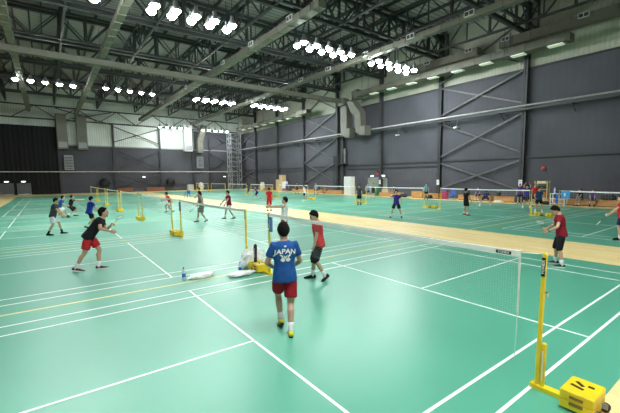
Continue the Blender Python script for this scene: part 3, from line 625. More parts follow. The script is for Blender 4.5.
# ------------------------------------------------------------------ roof steel
ZB, ZC = 15.05, 17.35
def truss(a, bpt, pan, name, ch=.30, web=.13):
    """plane truss between two plan points"""
    b = MB(); a = V((*a, 0)); e = V((*bpt, 0)); L = (e-a).length; d = (e-a).normalized(); n = max(2, round(L/pan))
    P_ = lambda k, z: a+d*L*k/n+V((0, 0, z))
    b.bar(P_(0, ZB), P_(n, ZB), ch); b.bar(P_(0, ZC), P_(n, ZC), ch)
    for k in range(n+1): b.bar(P_(k, ZB), P_(k, ZC), web if k % 3 else web*1.9)
    for k in range(n):
        b.bar(P_(k, ZB if k % 2 else ZC), P_(k+1, ZC if k % 2 else ZB), web)
    struct(name, b, M_STEEL)
for x in [-1.7-8.9*k for k in range(-1, 8)]:
    truss((x, YL+.1), (x, YR-.45), 2.05, 'roof_truss_beam')
    truss((x+.9, YL+.1), (x+.9, YR-.45), 2.05, 'roof_truss_beam', .2, .08)
for y in (-14.6, -8.5, -2.3, 3.8, 9.9, 16.0, 22.1, 28.0):
    truss((XF+.2, y), (XN-.2, y), 2.225, 'roof_tie_beam', .17, .10)
pl = MB()
for k in range(24): pl.bb((XF, YL+1+k*2.05, 17.52), (XN, YL+1.12+k*2.05, 17.78))
struct('roof_purlin_beam', pl, M_STEEL)
b = MB()
for y in (-8, -2.3, 3.8, 9.9, 16, 22.1): b.bar((XF+.6, y, 12.5), (XF+.6, y+3, 14.6), .12); b.bar((XF+.6, y+6.1, 12.5), (XF+.6, y+3, 14.6), .12)
b.bb((XF+.5, YL, 12.4), (XF+.7, YR-.4, 12.6)); b.bb((XF+.5, YL, 14.5), (XF+.7, YR-.4, 14.7))
struct('wall_far_truss_beam', b, M_STEEL)

# ------------------------------------------------------------------ ducts
def grille(parent, c, axis):
    """register collar standing on the duct's side: white rim and dark slats"""
    b = MB(); w, h, t = .70, .32, .05
    def q(u, v, du, dv, dt=.12):
        if axis == 'x': b.box((c[0]+u, c[1], c[2]+v), (du, dt, dv))
        else: b.box((c[0], c[1]+u, c[2]+v), (dt, du, dv))
    q(0, h/2, w, t); q(0, -h/2, w, t); q(-w/2, 0, t, h); q(w/2, 0, t, h); q(0, 0, .05, h)
    g = b.build('grille', M_PIPE, parent)
    b = MB(); q(0, 0, w-.05, h-.05, .06); b.build('slats', M_STEEL, g)
def duct_run(label, x0, x1, y, z, w=.78, h=.55, grl=(), side=-1, dif=()):
    t = empty('air_duct', ((x0+x1)/2, y, z), 0, label, 'air duct')
    xm = (x0+x1)/2; b = MB().bb((x0-xm, -w/2, 0), (x1-xm, w/2, h)); k = x0+1.2
    while k < x1-.2:   # flange at each joint
        b.bb((k-.03-xm, -w/2-.035, -.035), (k+.03-xm, w/2+.035, h+.035)); k += 1.5
    b.build('duct_casing', M_DUCT, t)
    k = x0+1
    while k < x1:
        for s in (-1, 1): MB().bar((k-xm, s*(w/2+.05), .0), (k-xm, s*(w/2+.05), ZB-z+.1), .03).build('hanger', M_STEEL, t)
        k += 9
    for gx in grl: grille(t, (gx-xm, side*(w/2+.05), h*.85), 'x')
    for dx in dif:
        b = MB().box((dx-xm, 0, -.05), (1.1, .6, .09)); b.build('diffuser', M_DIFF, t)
    return t
ZDU = 13.1
duct_run('long square air duct crossing above the middle of the near courts', -70, -14.2, 10.3, ZDU, .62, .45, grl=(-17.5, -23.5, -29.5, -41, -52))
duct_run('long square air duct high above the far courts with framed grilles', -70, 6, 19.6, ZDU, .5, .4, grl=(-9.5, -14.5, -19.6, -25, -30, -44))
duct_run('square air duct above the near net line', -69, -6, .4, ZDU, .48, .4)
duct_run('square air duct above the left edge of the near courts', -69, -8, -5.7, ZDU, .45, .4)
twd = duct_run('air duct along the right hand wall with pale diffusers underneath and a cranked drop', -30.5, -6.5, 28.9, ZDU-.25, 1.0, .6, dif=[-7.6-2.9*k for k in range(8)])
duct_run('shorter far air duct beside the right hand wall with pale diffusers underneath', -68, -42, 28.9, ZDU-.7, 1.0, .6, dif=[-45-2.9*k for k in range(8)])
duct_run('slim air duct against the pale upper wall, right section', -12.6, 8, 29.9, 14.1, .7, .75, grl=(-12.0, -6, 0))
duct_run('slim air duct against the pale upper wall, left section', -23.0, -14.7, 29.9, 14.1, .7, .75, grl=(-15.6, -20.5))
t = empty('air_duct', (-34, 5, ZDU), 0, 'main cross duct spanning the hall with a vertical drop at the right hand wall', 'air duct')
b = MB().bb((-.32, -23, -.52), (.32, 23.9, -.05)); k = -22
while k < 23: b.bb((-.35, k-.03, -.55), (.35, k+.03, -.02)); k += 1.5
b.build('duct_casing', M_DUCT, t)
def drop(parent, path, w, d):
    b = MB(); n = len(path); vs = []
    for i, q in enumerate(path):
        tt = (V(path[min(i+1, n-1)])-V(path[max(i-1, 0)])).normalized(); u = V((1, 0, 0)) if abs(tt.x) < .75 else V((0, 0, 1))
        u = (u-tt*u.dot(tt)).normalized(); v = tt.cross(u)
        vs += [V(q)+u*w/2*a+v*d/2*c for a, c in ((-1, -1), (1, -1), (1, 1), (-1, 1))]
    fs = [(i*4+k, i*4+(k+1) % 4, i*4+4+(k+1) % 4, i*4+4+k) for i in range(n-1) for k in range(4)]+[(3, 2, 1, 0), (4*n-4, 4*n-3, 4*n-2, 4*n-1)]
    b.add(vs, fs); return b.build('duct_drop', M_DUCT, parent)
drop(t, [(0, 23.6, -.35), (0, 24.3, -.4), (0, 24.6, -.9), (0, 24.6, -3.7), (.1, 24.55, -4.3), (.6, 24.5, -4.6), (1.5, 24.4, -4.65)], 1.25, 1.0)
o = drop(twd, [(.5, .0, .1), (-.3, .0, .0), (-1.0, .05, -.6), (-.5, .2, -1.6), (.15, .35, -2.4), (.2, .4, -3.8), (.35, .4, -4.3), (.9, .3, -4.65), (1.8, .2, -4.65)], 1.2, 1.0); o.location = (-12.5, 0, .25)
fw = [(-1.6, 'grey air duct dropping down the far wall beside the black curtain edge', 7.6), (1.2, 'grey air duct dropping down the far wall, second from the curtain', 7.6), (19.3, 'pale air duct dropping down the far wall below the white panel', 8.0)]
for y, lb, zb in fw:
    t = empty('air_duct', (XF+.9, y, zb), 0, lb, 'air duct')
    MB().cbox((-.6, -.75, 0), (.6, .75, 13.4-zb), .05).build('duct_casing', M_DUCT if y < 10 else M_PIPE, t)
    MB().bb((.61, -.6, .25), (.66, .6, 1.2)).build('outlet', M_GREY, t)
t = empty('air_duct', (XF+.9, 22.0, 7.8), 0, 'cranked pale air duct at the end of the white far wall panel', 'air duct')
drop(t, [(1.2, .4, 5.4), (.8, .2, 4.6), (.1, -.1, 3.2), (0, -.3, 2.2), (0, -.3, 0)], 1.2, 1.1)

# ------------------------------------------------------------------ high bay lamps
lamp0 = empty('high_bay_lamp', (0, 0, 0), 0, 'x', 'lamp')
MB().lathe([(.06, .62), (.12, .60), (.14, .36), (.20, .30), (.33, .02), (.33, -.01), (.30, -.01), (.30, .02), (.10, .25)], 18).build('housing', M_GREY, lamp0, True)
MB().lathe([(.25, .015), (.24, -.07), (.20, -.14), (.13, -.19), (.04, -.21)], 18).build('lens', M_LAMP, lamp0, True)
MB().bar((0, 0, .6), (0, 0, 15.0-13.0), .03).build('hanger', M_STEEL, lamp0)
used = False
def bank(x, y0, n, label, dx=1.0, z=13.0, st=1.25):
    global used
    for k in range(n):
        for j in ((0, 1) if dx else (0,)):
            loc = (x-j*dx, y0+st*k, z)
            if not used: lamp0.location = loc; lamp0['label'] = label; lamp0['group'] = label.split(' in ')[1][:50]; used = True
            else: dup(lamp0, loc, 0, label, label.split(' in ')[1][:50])
bank(-19.9, 1.75, 5, 'glowing high bay lamp in the double row at the top left of the roof')
bank(-20.2, -6.3, 5, 'glowing high bay lamp in the double row cut by the top edge')
bank(-19.45, 12.5, 5, 'glowing high bay lamp in the double row left of the slanting far duct')
bank(-19.1, 20.6, 5, 'glowing high bay lamp in the double row nearest the right hand wall')
bank(-45.9, -6.1, 5, 'glowing high bay lamp in the far single row over the left courts', 0)
bank(-45.0, 2.0, 5, 'glowing high bay lamp in the far single row over the middle courts', 0)
bank(-44.2, 12.4, 5, 'glowing high bay lamp in the far double row above the wooden strip end', 1.1)
bank(-43.5, 20.6, 5, 'glowing high bay lamp in the far double row by the right wall', 1.1)
bank(-68.0, 13.2, 5, 'glowing high bay lamp in the furthest row against the far wall', 0, 12.1)
bank(-68.0, 21.3, 5, 'glowing high bay lamp in the furthest row next to the corner tower', 0, 12.1)
bank(5.0, -6, 5, 'added unseen high bay lamp in the row over the camera side of the nearest court')  # out of view, added to light the near courts
bank(5.0, 1.5, 3, 'added unseen high bay lamp in the short row over the far half of the nearest court')  # also out of view, cut short to set the floor brightness at right

# ------------------------------------------------------------------ net posts
def emblem_bars(parent, z, sx):
    b = MB(); h = .004
    def bar(x0, y0, x1, y1, w): b.bar((x0*sx, y0, z+h/2), (x1*sx, y1, z+h/2), w, h)
    bar(-.10, -.02, .02, -.055, .034); bar(-.075, .075, .0, .01, .034); bar(.03, .055, .085, .055, .036)
    return b.build('emblem', M_BLACK, parent)
def make_post(full, side):
    """yellow wheeled net post; the base runs outward (+x for side=1)"""
    s = side; r = empty('net_post', (0, 0, 0), 0, 'x', 'net post')
    MB().cbox((-.020, -.022, 0), (.020, .022, 1.56), .006).build('pole', M_YEL, r)
    ch = MB().cbox((.03*s if s > 0 else -.075, -.022, .03), (.075 if s > 0 else -.03, .022, .55), .008).build('winch_channel', M_YEL, r)
    MB().tube([(.055*s, -.024, .12), (.055*s, -.030, .3), (.050*s, -.024, .46)], .006, 6).build('cord', M_WHITE, ch)
    MB().bb((min(-.06*s, .60*s), -.045, 0), (max(-.06*s, .36*s), .045, .05)).build('base_beam', M_YEL, r)
    x0, x1 = (.29, .59) if s > 0 else (-.59, -.29)
    wb = MB().cbox((x0, -.20, .03), (x1, .17, .12), .010).cbox((x0, -.20, .125), (x1, .17, .22), .010).build('weight_box', M_YEL, r)
    MB().bb((x0+.09, -.205, .075), (x1-.09, -.198, .11)).bb((x0+.09, -.205, .145), (x1-.09, -.198, .175)).build('hand_slot', mat('slot_brown', (.25, .14, .02), .6), wb)
    if full:
        e = emblem_bars(wb, .22, 1); e.location = ((x0+x1)/2, -.015, 0); e.scale = (1.0, 1.0, 1)
    for yy in (-.13, .10):
        w = MB(); c = ((x1+.022) if s > 0 else (x0-.022), yy, .04)
        w.tube([(c[0], yy-.025, .042), (c[0], yy+.025, .042)], .042, 14); wh = w.build('caster_wheel', M_BLACK, r)
        MB().bb((c[0]-.03, yy-.042, .04), (c[0]+.03, yy-.034, .10)).build('fork', M_GREY, wh)
    MB().tube([(.03*s, 0, 1.12), (.05*s, 0, 1.12), (.05*s, 0, 1.08)], .014, 8).build('cleat', M_CHROME, r)
    lb = MB().bb((-.020, -.026, 1.30), (.020, -.0225, 1.51)).build('name_plate', M_BLACK, r)
    tm = text_mesh('YONEX', .042); 
    for v in tm.vertices: x, y = v.co.x, v.co.y; v.co = (-y*.9, -.0275, 1.405+x*1.1)
    link('plate_lettering', tm, M_WHITE, lb)
    return r
post_plus, post_minus = make_post(True, 1), make_post(True, -1)
for o in post_plus.children_recursive:      # the right hand posts lean out a little
    for v in o.data.vertices: v.co.x += .010*v.co.z
first = {1: True, -1: True}
def place_post(x, y, side, label):
    p0 = post_plus if side > 0 else post_minus
    if first[side]: p0.location = (x, y, 0); p0['label'] = label; p0['group'] = 'yellow net posts'; first[side] = False; return p0
    return dup(p0, (x, y, 0), 0, label, 'yellow net posts')
ORD = ['nearest', 'second', 'third', 'fourth', 'fifth', 'sixth', 'seventh', 'eighth']
def place_nets():
    for k, cx in enumerate(NEAR_C[:7]):
        hw = 3.05
        place_post(cx+hw+(.05 if k == 0 else 0), 0, 1, 'yellow wheeled net post at the right end of the %s net in the near row' % ORD[k])
        place_post(cx-hw, 0, -1, 'yellow wheeled net post at the left end of the %s net in the near row' % ORD[k])
        make_net(cx, 0, hw, 'badminton net with white tape on the %s court of the near row' % ORD[k], k)
    for k, cx in enumerate(FAR_C):
        hw = 3.18
        place_post(cx+hw, 18.9, 1, 'yellow wheeled net post at the right end of the %s net in the far row' % ORD[k] if k < 8 else 'yellow wheeled net post at the right end of the last net in the far row')
        place_post(cx-hw, 18.9, -1, 'yellow wheeled net post at the left end of the %s net in the far row' % ORD[k] if k < 8 else 'yellow wheeled net post at the left end of the last net in the far row')
        make_net(cx, 18.9, hw, 'badminton net with white tape on the %s court of the far row' % (ORD[k] if k < 8 else 'last'), 10+k)
def make_net(cx, cy, hw, label, k):
    r = empty('badminton_net', (cx, cy, 0), 0, label, 'net')
    xa, xb = -hw+.10, (2.86 if k == 0 else hw-.10)
    top = lambda x: 1.55-.026*(1-(x/hw)**2)
    sp, wd = ((.030, .0012) if k == 0 else ((.075, .0045) if k < 3 else (.12, .0055)))
    nt = MB(); n = round((xb-xa)/sp)
    for i in range(n+1):
        x = xa+(xb-xa)*i/n; nt.quad((x-wd/2, 0, top(x)-.76), (x+wd/2, 0, top(x)-.76), (x+wd/2, 0, top(x)-.05), (x-wd/2, 0, top(x)-.05))
    rows = round(.70/sp)
    for j in range(rows+1):
        for i in range(8):
            u0, u1 = xa+(xb-xa)*i/8, xa+(xb-xa)*(i+1)/8; dz = .06+.70*j/rows
            nt.quad((u0, .001, top(u0)-dz-wd/2), (u1, .001, top(u1)-dz-wd/2), (u1, .001, top(u1)-dz+wd/2), (u0, .001, top(u0)-dz+wd/2))
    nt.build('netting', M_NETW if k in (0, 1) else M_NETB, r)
    tp = MB(); vs = []; m = 24
    for i in range(m+1):
        x = xa+(xb-xa)*i/m; z = top(x); w = .004*math.sin(i*2.1)
        vs += [(x, -.009+w, z-.068), (x, -.006+w, z-.004), (x, w, z), (x, .006+w, z-.004), (x, .009+w, z-.068)]
    tp.add(vs, [(i*5+j, i*5+5+j, i*5+6+j, i*5+1+j) for i in range(m) for j in range(4)])
    tape = tp.build('tape', M_TAPE, r)
    for pts, rr in (([(-hw, 0, top(xa)-.02), (xa, 0, top(xa)-.02)], .006), ([(xb, 0, top(xb)-.02), (hw, 0, 1.54)], .006), ([(xa, 0, top(xa)-.05), (xa, 0, top(xa)-.76)], .008), ([(xb, 0, top(xb)-.05), (xb, 0, top(xb)-.76)], .006)):
        MB().tube(pts, rr, 6).build('cord', M_WHITE, r)
    if k == 0:
        MB().tube([(2.845, 0, 1.50), (2.85, .0, .80), (2.84, .03, .60), (2.60, .57, .006)], .005, 6).build('singles_cord', M_WHITE, r)
        lb = MB().bb((2.58, -.0160, top(2.6)-.060), (2.76, -.0125, top(2.6)-.022)).build('tape_badge', M_BLACK, r)
        tm = text_mesh('YONEX', .045)
        for v in tm.vertices: x, y = v.co.x, v.co.y; v.co = (2.67+x*.9, -.0175, top(2.6)-.042+y*.7)
        link('badge_lettering', tm, M_WHITE, lb)
place_nets()
def hang_tag(x, y, z, label, s=1, m=None):
    t = empty('hanging_pouch', (x, y, z), 0, label, 'pouch')
    MB().cbox((-.07, -.022, -.36), (.07, .022, 0), .01).build('pouch_body', m or mat('pouch_blue', (.05, .20, .50), .6), t)
    MB().tube([(-.04, 0, 0), (-.03, 0, .07), (.03, 0, .07), (.04, 0, 0)], .006, 6).build('loop', M_WHITE, t)
    tm = text_mesh('YONEX', .07)
    for v in tm.vertices: a, b_ = v.co.x, v.co.y; v.co = (-b_, -.0235, -.18+a)
    link('pouch_lettering', tm, M_WHITE, t)
hang_tag(-2.87, -.06, 1.47, 'blue pouch with white lettering hanging on the net post behind the JAPAN shirt', 1)
hang_tag(-10.32, -.06, 1.47, 'grey blue pouch hanging from the net post by the paired yellow boxes', 1, mat('grey_blue', (.10, .16, .26), .5))
t = empty('hanging_cloth', (-3.15, 18.8, 1.53), 0, 'bright blue cloth tag hanging at the top of the far right net post', 'cloth')
MB().cbox((-.02, -.015, -.42), (.42, .015, 0), .01).build('cloth_panel', mat('cyan_cloth', (.05, .35, .75), .7), t); MB().bb((.12, -.02, -.30), (.20, -.016, -.12)).build('white_mark', M_WHITE, t)

# ------------------------------------------------------------------ things on the near floor
def bottle(x, y, label, s=1.):
    t = empty('water_bottle', (x, y, 0), 0, label, 'bottle')
    MB().lathe([(.030*s, 0), (.034*s, .01*s), (.034*s, .16*s), (.026*s, .19*s), (.013*s, .215*s), (.013*s, .225*s)], 14).build('bottle_body', M_WATER, t, True)
    MB().lathe([(.0345*s, .06*s), (.0345*s, .13*s)], 14).build('label_band', M_LABELB, t)
    MB().lathe([(.015*s, .222*s), (.015*s, .245*s)], 12).build('cap', M_BLACK if s > 1.2 else M_BLUEP, t)
bottle(-3.96, -1.82, 'clear water bottle with blue label standing beside the crumpled white plastic bag', 1.25)
bottle(-3.72, -.50, 'clear water bottle with blue label beside the bulging white carrier bag', 1.15)
def crumple(name, c, r, label, cat, seed, n=26, m=14, flat=.0, mt=None):
    b = MB(); vs = []
    for i in range(m+1):
        t = -PI/2+PI*i/m
        for k in range(n):
            d = V((math.cos(t)*math.cos(2*PI*k/n), math.cos(t)*math.sin(2*PI*k/n), math.sin(t)))
            f = 1+.35*noise.noise(d*1.7+V((seed, 0, 0)))+.22*noise.noise(d*4.5+V((0, seed, 0)))
            q = V((d.x*r[0]*f, d.y*r[1]*f, d.z*r[2]*f+r[2]*.8)); q.z = max(0, q.z); vs.append(q)
    b.add(vs, [(i*n+k, i*n+(k+1) % n, (i+1)*n+(k+1) % n, (i+1)*n+k) for i in range(m) for k in range(n)])
    o = b.build(name, mt or M_PLASTIC, None); o.location = c; return tag(o, label, cat)
crumple('plastic_bag', (-3.95, -1.40, 0), (.17, .30, .055), 'flattened white plastic bag lying on the yellow line by a bottle', 'bag', 3.1)
crumple('plastic_wrapper', (-3.50, -.55, 0), (.17, .34, .05), 'crumpled white wrapper on the floor in front of the yellow weight box', 'wrapper', 8.4)
crumple('carrier_bag', (-4.05, .02, 0), (.22, .34, .30), 'bulging white carrier bag resting against the yellow weight box', 'bag', 5.2)
crumple('paper_scrap', (-17.6, 8.0, 0), (.5, .35, .03), 'white cloth lying on the wooden strip left of the all red player', 'cloth', 6.6)
t = empty('racket_case', (-3.58, -.13, .25), 0, 'slim black and white racket case standing upright on the yellow weight box', 'case')
MB().tube([(0, 0, 0), (.0, 0, .12), (.01, 0, .42), (.015, 0, .47)], [(.045, .03), (.045, .03), (.05, .03), (.025, .015)], 12).build('case_body', M_BLACK, t, True)
MB().tube([(.003, -.004, .20), (.007, -.004, .33)], (.0), 8) if False else MB().bb((-.02, -.036, .12), (.03, -.031, .36)).build('white_panel', M_WHITE, t)

t = empty('shuttlecock', SHUTTLE, 0, 'white shuttlecock held out in the hand of the player at the right edge', 'shuttlecock')
MB().lathe([(.004, -.012), (.012, -.006), (.013, .006), (.012, .012)], 10).build('cork', M_WHITE, t, True); MB().lathe([(.012, .012), (.022, .04), (.034, .075), (.032, .075), (.020, .04), (.010, .013)], 16).build('feather_skirt', M_WHITE, t, True)
# blue plastic chair by the wooden strip
t = empty('plastic_chair', (-42.3, 9.9, 0), math.radians(200), 'small blue plastic chair on the wooden strip between the court rows', 'chair')
MB().cbox((-.24, -.24, .42), (.24, .24, .47), .02).build('seat', M_BLUEP, t)
MB().cbox((-.27, -.23, .50), (-.22, .23, .90), .02).build('backrest', M_BLUEP, t)
for sx in (-1, 1):
    for sy in (-1, 1): MB().tube([(sx*.20, sy*.20, .43), (sx*.25, sy*.24, 0)], [.03, .02], 8).build('leg', M_BLUEP, t)
for sy in (-1, 1): MB().tube([(-.22, sy*.24, .72), (.10, sy*.26, .66), (.16, sy*.24, .45)], .02, 8).build('arm', M_BLUEP, t)

# ------------------------------------------------------------------ along the right wall
def bench(x0, x1, label, top=.58, y0=29.0, y1=29.6, m=None):
    w = (x1-x0)/2; t = empty('wooden_bench', ((x0+x1)/2, (y0+y1)/2, 0), 0, label, 'bench', 'wooden box benches along the right wall'); d = (y1-y0)/2
    MB().cbox((-w, -d, .05), (w, d, top-.05), .01).build('bench_box', m or M_BENCH, t)
    MB().cbox((-w-.02, -d-.03, top-.05), (w+.02, d+.03, top), .01).build('bench_top', m or M_BENCH, t)
    b = MB().bb((-w+.05, -d+.05, -.006), (w-.05, d-.05, .05)); b.build('plinth', M_BLACK, t)
SEAT = .50
bench(-7.7, -4.3, 'orange plywood bench under the two seated people, right of the yellow rack', SEAT, 29.1, 29.7)
bench(-4.25, -.6, 'orange plywood bench carrying the pile of black bags', SEAT, 29.1, 29.7)
bench(-12.3, -10.4, 'orange plywood bench behind the bending navy player', SEAT, 29.1, 29.7)
bench(-16.0, -12.6, 'orange plywood bench under the seated purple shirted person below the bracing', SEAT, 29.1, 29.7)
bench(-20.1, -18.4, 'plywood bench with a dark bag on it, behind the far umpire', .55, 29.1, 29.7)
bench(-22.0, -20.5, 'plywood bench left of the blue and grey shirted person', .75, 29.1, 29.7)
bench(-27.1, -23.6, 'plywood bench with a pale carton on top, right of the green bin', SEAT, 29.1, 29.7)
bench(-38.6, -34.4, 'plywood bench next to the white locker', SEAT, 29.1, 29.7)
bench(-43.2, -39.0, 'plywood bench behind the far net post with blue player', SEAT, 29.1, 29.7)
bench(-47.6, -43.4, 'plywood bench right of the white board', SEAT, 29.1, 29.7)
bench(-60.0, -55.4, 'plywood bench at the corner end of the right wall', .75, 29.1, 29.7)
def carton(c, d, rz, label, name='carton', m=None):
    t = empty(name, c, rz, label, 'box')
    MB().cbox((-d[0]/2, -d[1]/2, 0), (d[0]/2, d[1]/2, d[2]), .006).build('carton_body', m or M_CARTON, t)
    MB().bb((-d[0]/2, -.03, d[2]-.001), (d[0]/2, .03, d[2]+.003)).build('tape_strip', M_PIPE, t)
carton((-26.2, 29.4, .50), (1.0, .5, .35), .05, 'pale cardboard carton on the bench right of the green bin')
st = [(-52.4, 0.0, 1.2), (-52.35, 1.2, .9), (-51.1, 0, 1.1), (-51.15, 1.1, 1.2), (-51.2, 2.3, .6)]
nm = ['bottom left carton of the brown stack by the white board', 'upper left carton of the brown stack by the white board', 'bottom right carton of the brown stack by the white board', 'middle right carton of the brown stack by the white board', 'topmost carton of the brown stack by the white board']
for (x, z, h), n_ in zip(st, nm): carton((x, 29.4, z), (1.05, .8, h), 0, n_)
t = empty('display_board', (-49.6, 28.9, 0), 0, 'white upright board standing beside the brown carton stack', 'board')
MB().bb((-.95, -.03, .55), (.95, .03, 1.75)).build('panel', M_WHITE, t)
for sx in (-.85, .85): MB().bar((sx, 0, 0), (sx, 0, 1.75), .06).bar((sx, -.3, .03), (sx, .3, .03), .06).build('leg', M_GREY, t)
crumple('stacked_sacks', (-56.8, 28.3, 0), (.6, .4, .95), 'pale tall sack standing in front of the corner bench', 'sack', 2.2, mt=mat('pale_sack', (.75, .68, .52), .8))
# locker, double door, emergency lamps, bin
t = empty('storage_locker', (-33.0, 29.3, 0), 0, 'tall white storage locker standing left of the double door', 'locker')
MB().cbox((-.75, -.35, 0), (.75, .35, 2.5), .02).build('locker_body', M_WHITE, t)
for k, x in enumerate((-.375, .375)):
    d = MB().cbox((x-.355, -.375, .06), (x+.355, -.352, 2.44), .006).build('door', mat('locker_door', (.72, .73, .75), .5), t)
    MB().bb((x+.25, -.395, 1.1), (x+.29, -.377, 1.3)).build('handle', M_GREY, d)
t = empty('door_1', (-29.2, YR, 0), 0); t['kind'] = 'structure'
MB().bb((-1.75, -.10, -.005), (-1.6, 0.0, 2.35)).bb((1.6, -.10, -.005), (1.75, 0, 2.35)).bb((-1.75, -.10, 2.2), (1.75, 0, 2.35)).build('door_frame', M_GREY, t)
M_DOOR = mat('grey_green_door', (.24, .27, .24), .5)
for s in (-1, 1):
    d = MB().cbox((min(.01*s, 1.6*s), -.07, 0), (max(.01*s, 1.6*s), -.01, 2.2), .004).build('door_leaf', M_DOOR, t)
    MB().bb((min(.1*s, .8*s), -.11, 1.0), (max(.1*s, .8*s), -.075, 1.06)).build('push_bar', M_CHROME, d)
t = empty('door_2', (XF+.62, -9.6, 0), 0); t['kind'] = 'structure'
for k, (ya, yb) in enumerate(((-.65, 1.15), (1.5, 3.3))):
    d = MB().cbox((0, ya, 0), (.06, yb, 1.9), .004).build('door_leaf', mat('far_grey_door', (.09, .095, .10), .5), t)
    MB().bb((.062, ya+.1, .03), (.075, yb-.1, .16)).build('door_gleam_strip', M_CHROME, d)  # chrome strip standing in for the white gleam at the door foot
def emergency(c, ax, label):
    t = empty('emergency_lamp', c, 0 if ax == 'x' else PI/2, label, 'lamp', 'emergency lamps above doors')
    MB().cbox((-.32, -.05, -.05), (.32, .0, .16), .02).build('lamp_case', M_GREY, t)
    MB().ell((0, -.06, .04), (.30, .035, .085), 14, 8).build('lamp_lens', M_EXIT, t, True)
emergency((-30.2, YR-.02, 2.50), 'x', 'oval white emergency lamp above the left leaf of the grey green double door')
emergency((-28.1, YR-.02, 2.52), 'x', 'oval white emergency lamp above the right leaf of the grey green double door')
emergency((XF+.75, -9.3, 2.1), 'y', 'oval white emergency lamp on the black curtain above the leftmost grey door')
emergency((XF+.75, -7.2, 2.1), 'y', 'oval white emergency lamp on the black curtain above the second grey door')
emergency((XF+.42, 10.8, 2.75), 'y', 'small white lamp on the far wall at the crossing of the bracing')
emergency((XF+.42, 27.1, 2.75), 'y', 'small white lamp low on the far wall just left of the lattice tower')
t = empty('alarm_box', (-29.15, YR-.02, 2.75), 0, 'small dark red alarm box between the two oval lamps above the double door', 'alarm')
MB().cbox((-.22, -.1, 0), (.22, 0, .28), .02).build('alarm_case', M_REDP, t); MB().ell((0, -.10, .36), (.12, .05, .12), 12, 8).build('bell', M_BLACK, t, True)
t = empty('fire_alarm', (-8.85, YR-.02, 3.05), 0, 'small red fire alarm on the dark wall above the yellow rack', 'alarm')
MB().cbox((-.16, -.08, -.15), (.16, 0, .15), .02).build('alarm_case', M_REDP, t); MB().ell((0, -.08, 0), (.09, .03, .09), 12, 8).build('button', M_REDP, t, True)
for x, lb in ((-10.6, 'white paper notice on the wall column behind the purple shirted pair'), (-19.5, 'white paper notice on the wall column behind the bench with a dark bag'), (-28.4, 'white paper notice on the wall column right of the double door')):
    t = empty('notice_sheet', (x, YR-.418, 1.75), 0, lb, 'notice'); MB().bb((-.17, -.004, -.28), (.17, 0, .28)).build('sheet', M_WHITE, t)
    MB().bb((-.12, -.006, .1), (.12, -.0045, .16)).bb((-.12, -.006, -.05), (.12, -.0045, -.02)).build('print', M_GREY, t)
t = empty('waste_bin', (-27.75, 29.3, 0), 0, 'dark green waste bin standing at the double door', 'bin')
MB().lathe([(.30, 0), (.38, .85), (.40, .87), (.40, .92), (.30, .95)], 16).build('bin_body', M_GREENP, t, True); MB().lathe([(.39, .93), (.36, 1.02), (.1, 1.08)], 16).build('lid', M_GREENP, t, True)
t = empty('storage_tub', (-17.7, 29.3, 0), 0, 'magenta plastic tub by the column right of the umpire', 'tub')
MB().lathe([(.34, 0), (.42, .75), (.45, .76), (.45, .82), (.40, .82)], 16).build('tub_body', M_PINK, t, True); MB().lathe([(.44, .82), (.44, .88), (.2, .92)], 16).build('lid', mat('violet_plastic', (.2, .1, .4), .4), t, True)
for x, lb, rz in ((-16.75, 'blue plastic chair against the wall left of the seated purple person', -1.5), ):
    t = empty('plastic_chair', (x, 29.2, 0), rz, lb, 'chair')
    MB().cbox((-.26, -.26, .42), (.26, .26, .47), .02).build('seat', M_BLUEP, t); MB().cbox((-.29, -.25, .50), (-.24, .25, .95), .02).build('backrest', M_BLUEP, t)
    for sx in (-1, 1):
        for sy in (-1, 1): MB().tube([(sx*.2, sy*.2, .43), (sx*.25, sy*.25, 0)], [.03, .02], 8).build('leg', M_BLUEP, t)
    for sy in (-1, 1): MB().tube([(-.25, sy*.26, .75), (.12, sy*.28, .68), (.18, sy*.26, .45)], .022, 8).build('arm', M_BLUEP, t)
# yellow rack with goods
t = empty('shelf_rack', (-8.2, 29.25, 0), 0, 'yellow framed shelf rack against the dark wall', 'rack')
for sx in (-.48, .48):
    for sy in (-.25, .25): MB().cbox((sx-.035, sy-.035, 0), (sx+.035, sy+.035, 1.95), .005).build('upright', mat('rack_yellow', (.62, .50, .15), .5), t)
for z in (.22, .72, 1.22, 1.72): MB().cbox((-.5, -.28, z), (.5, .28, z+.05), .005).build('shelf', mat('rack_yellow', (.62, .50, .15), .5), t)
goods = [(-8.2, 1.27, (.75, .4, .24), M_BAG, 'black carry case on the upper middle shelf of the yellow rack'), (-8.25, .77, (.7, .4, .22), mat('orange_vinyl', (.7, .2, .05), .6), 'orange case on the lower middle shelf of the yellow rack'), (-8.15, .27, (.7, .4, .3), M_CARTON, 'pale carton on the bottom shelf of the yellow rack'), (-8.2, 1.77, (.7, .4, .16), mat('pale_yellow_case', (.75, .68, .35), .6), 'pale yellow case on the top shelf of the yellow rack')]
for x, z, d, m, lb in goods:
    o = empty('goods_case', (x, 29.25, z), 0, lb, 'case'); MB().cbox((-d[0]/2, -d[1]/2, 0), (d[0]/2, d[1]/2, d[2]), .03).build('case_body', m, o); MB().bb((-.1, -d[1]/2-.02, d[2]*.5), (.1, -d[1]/2, d[2]*.65)).build('handle', M_GREY, o)
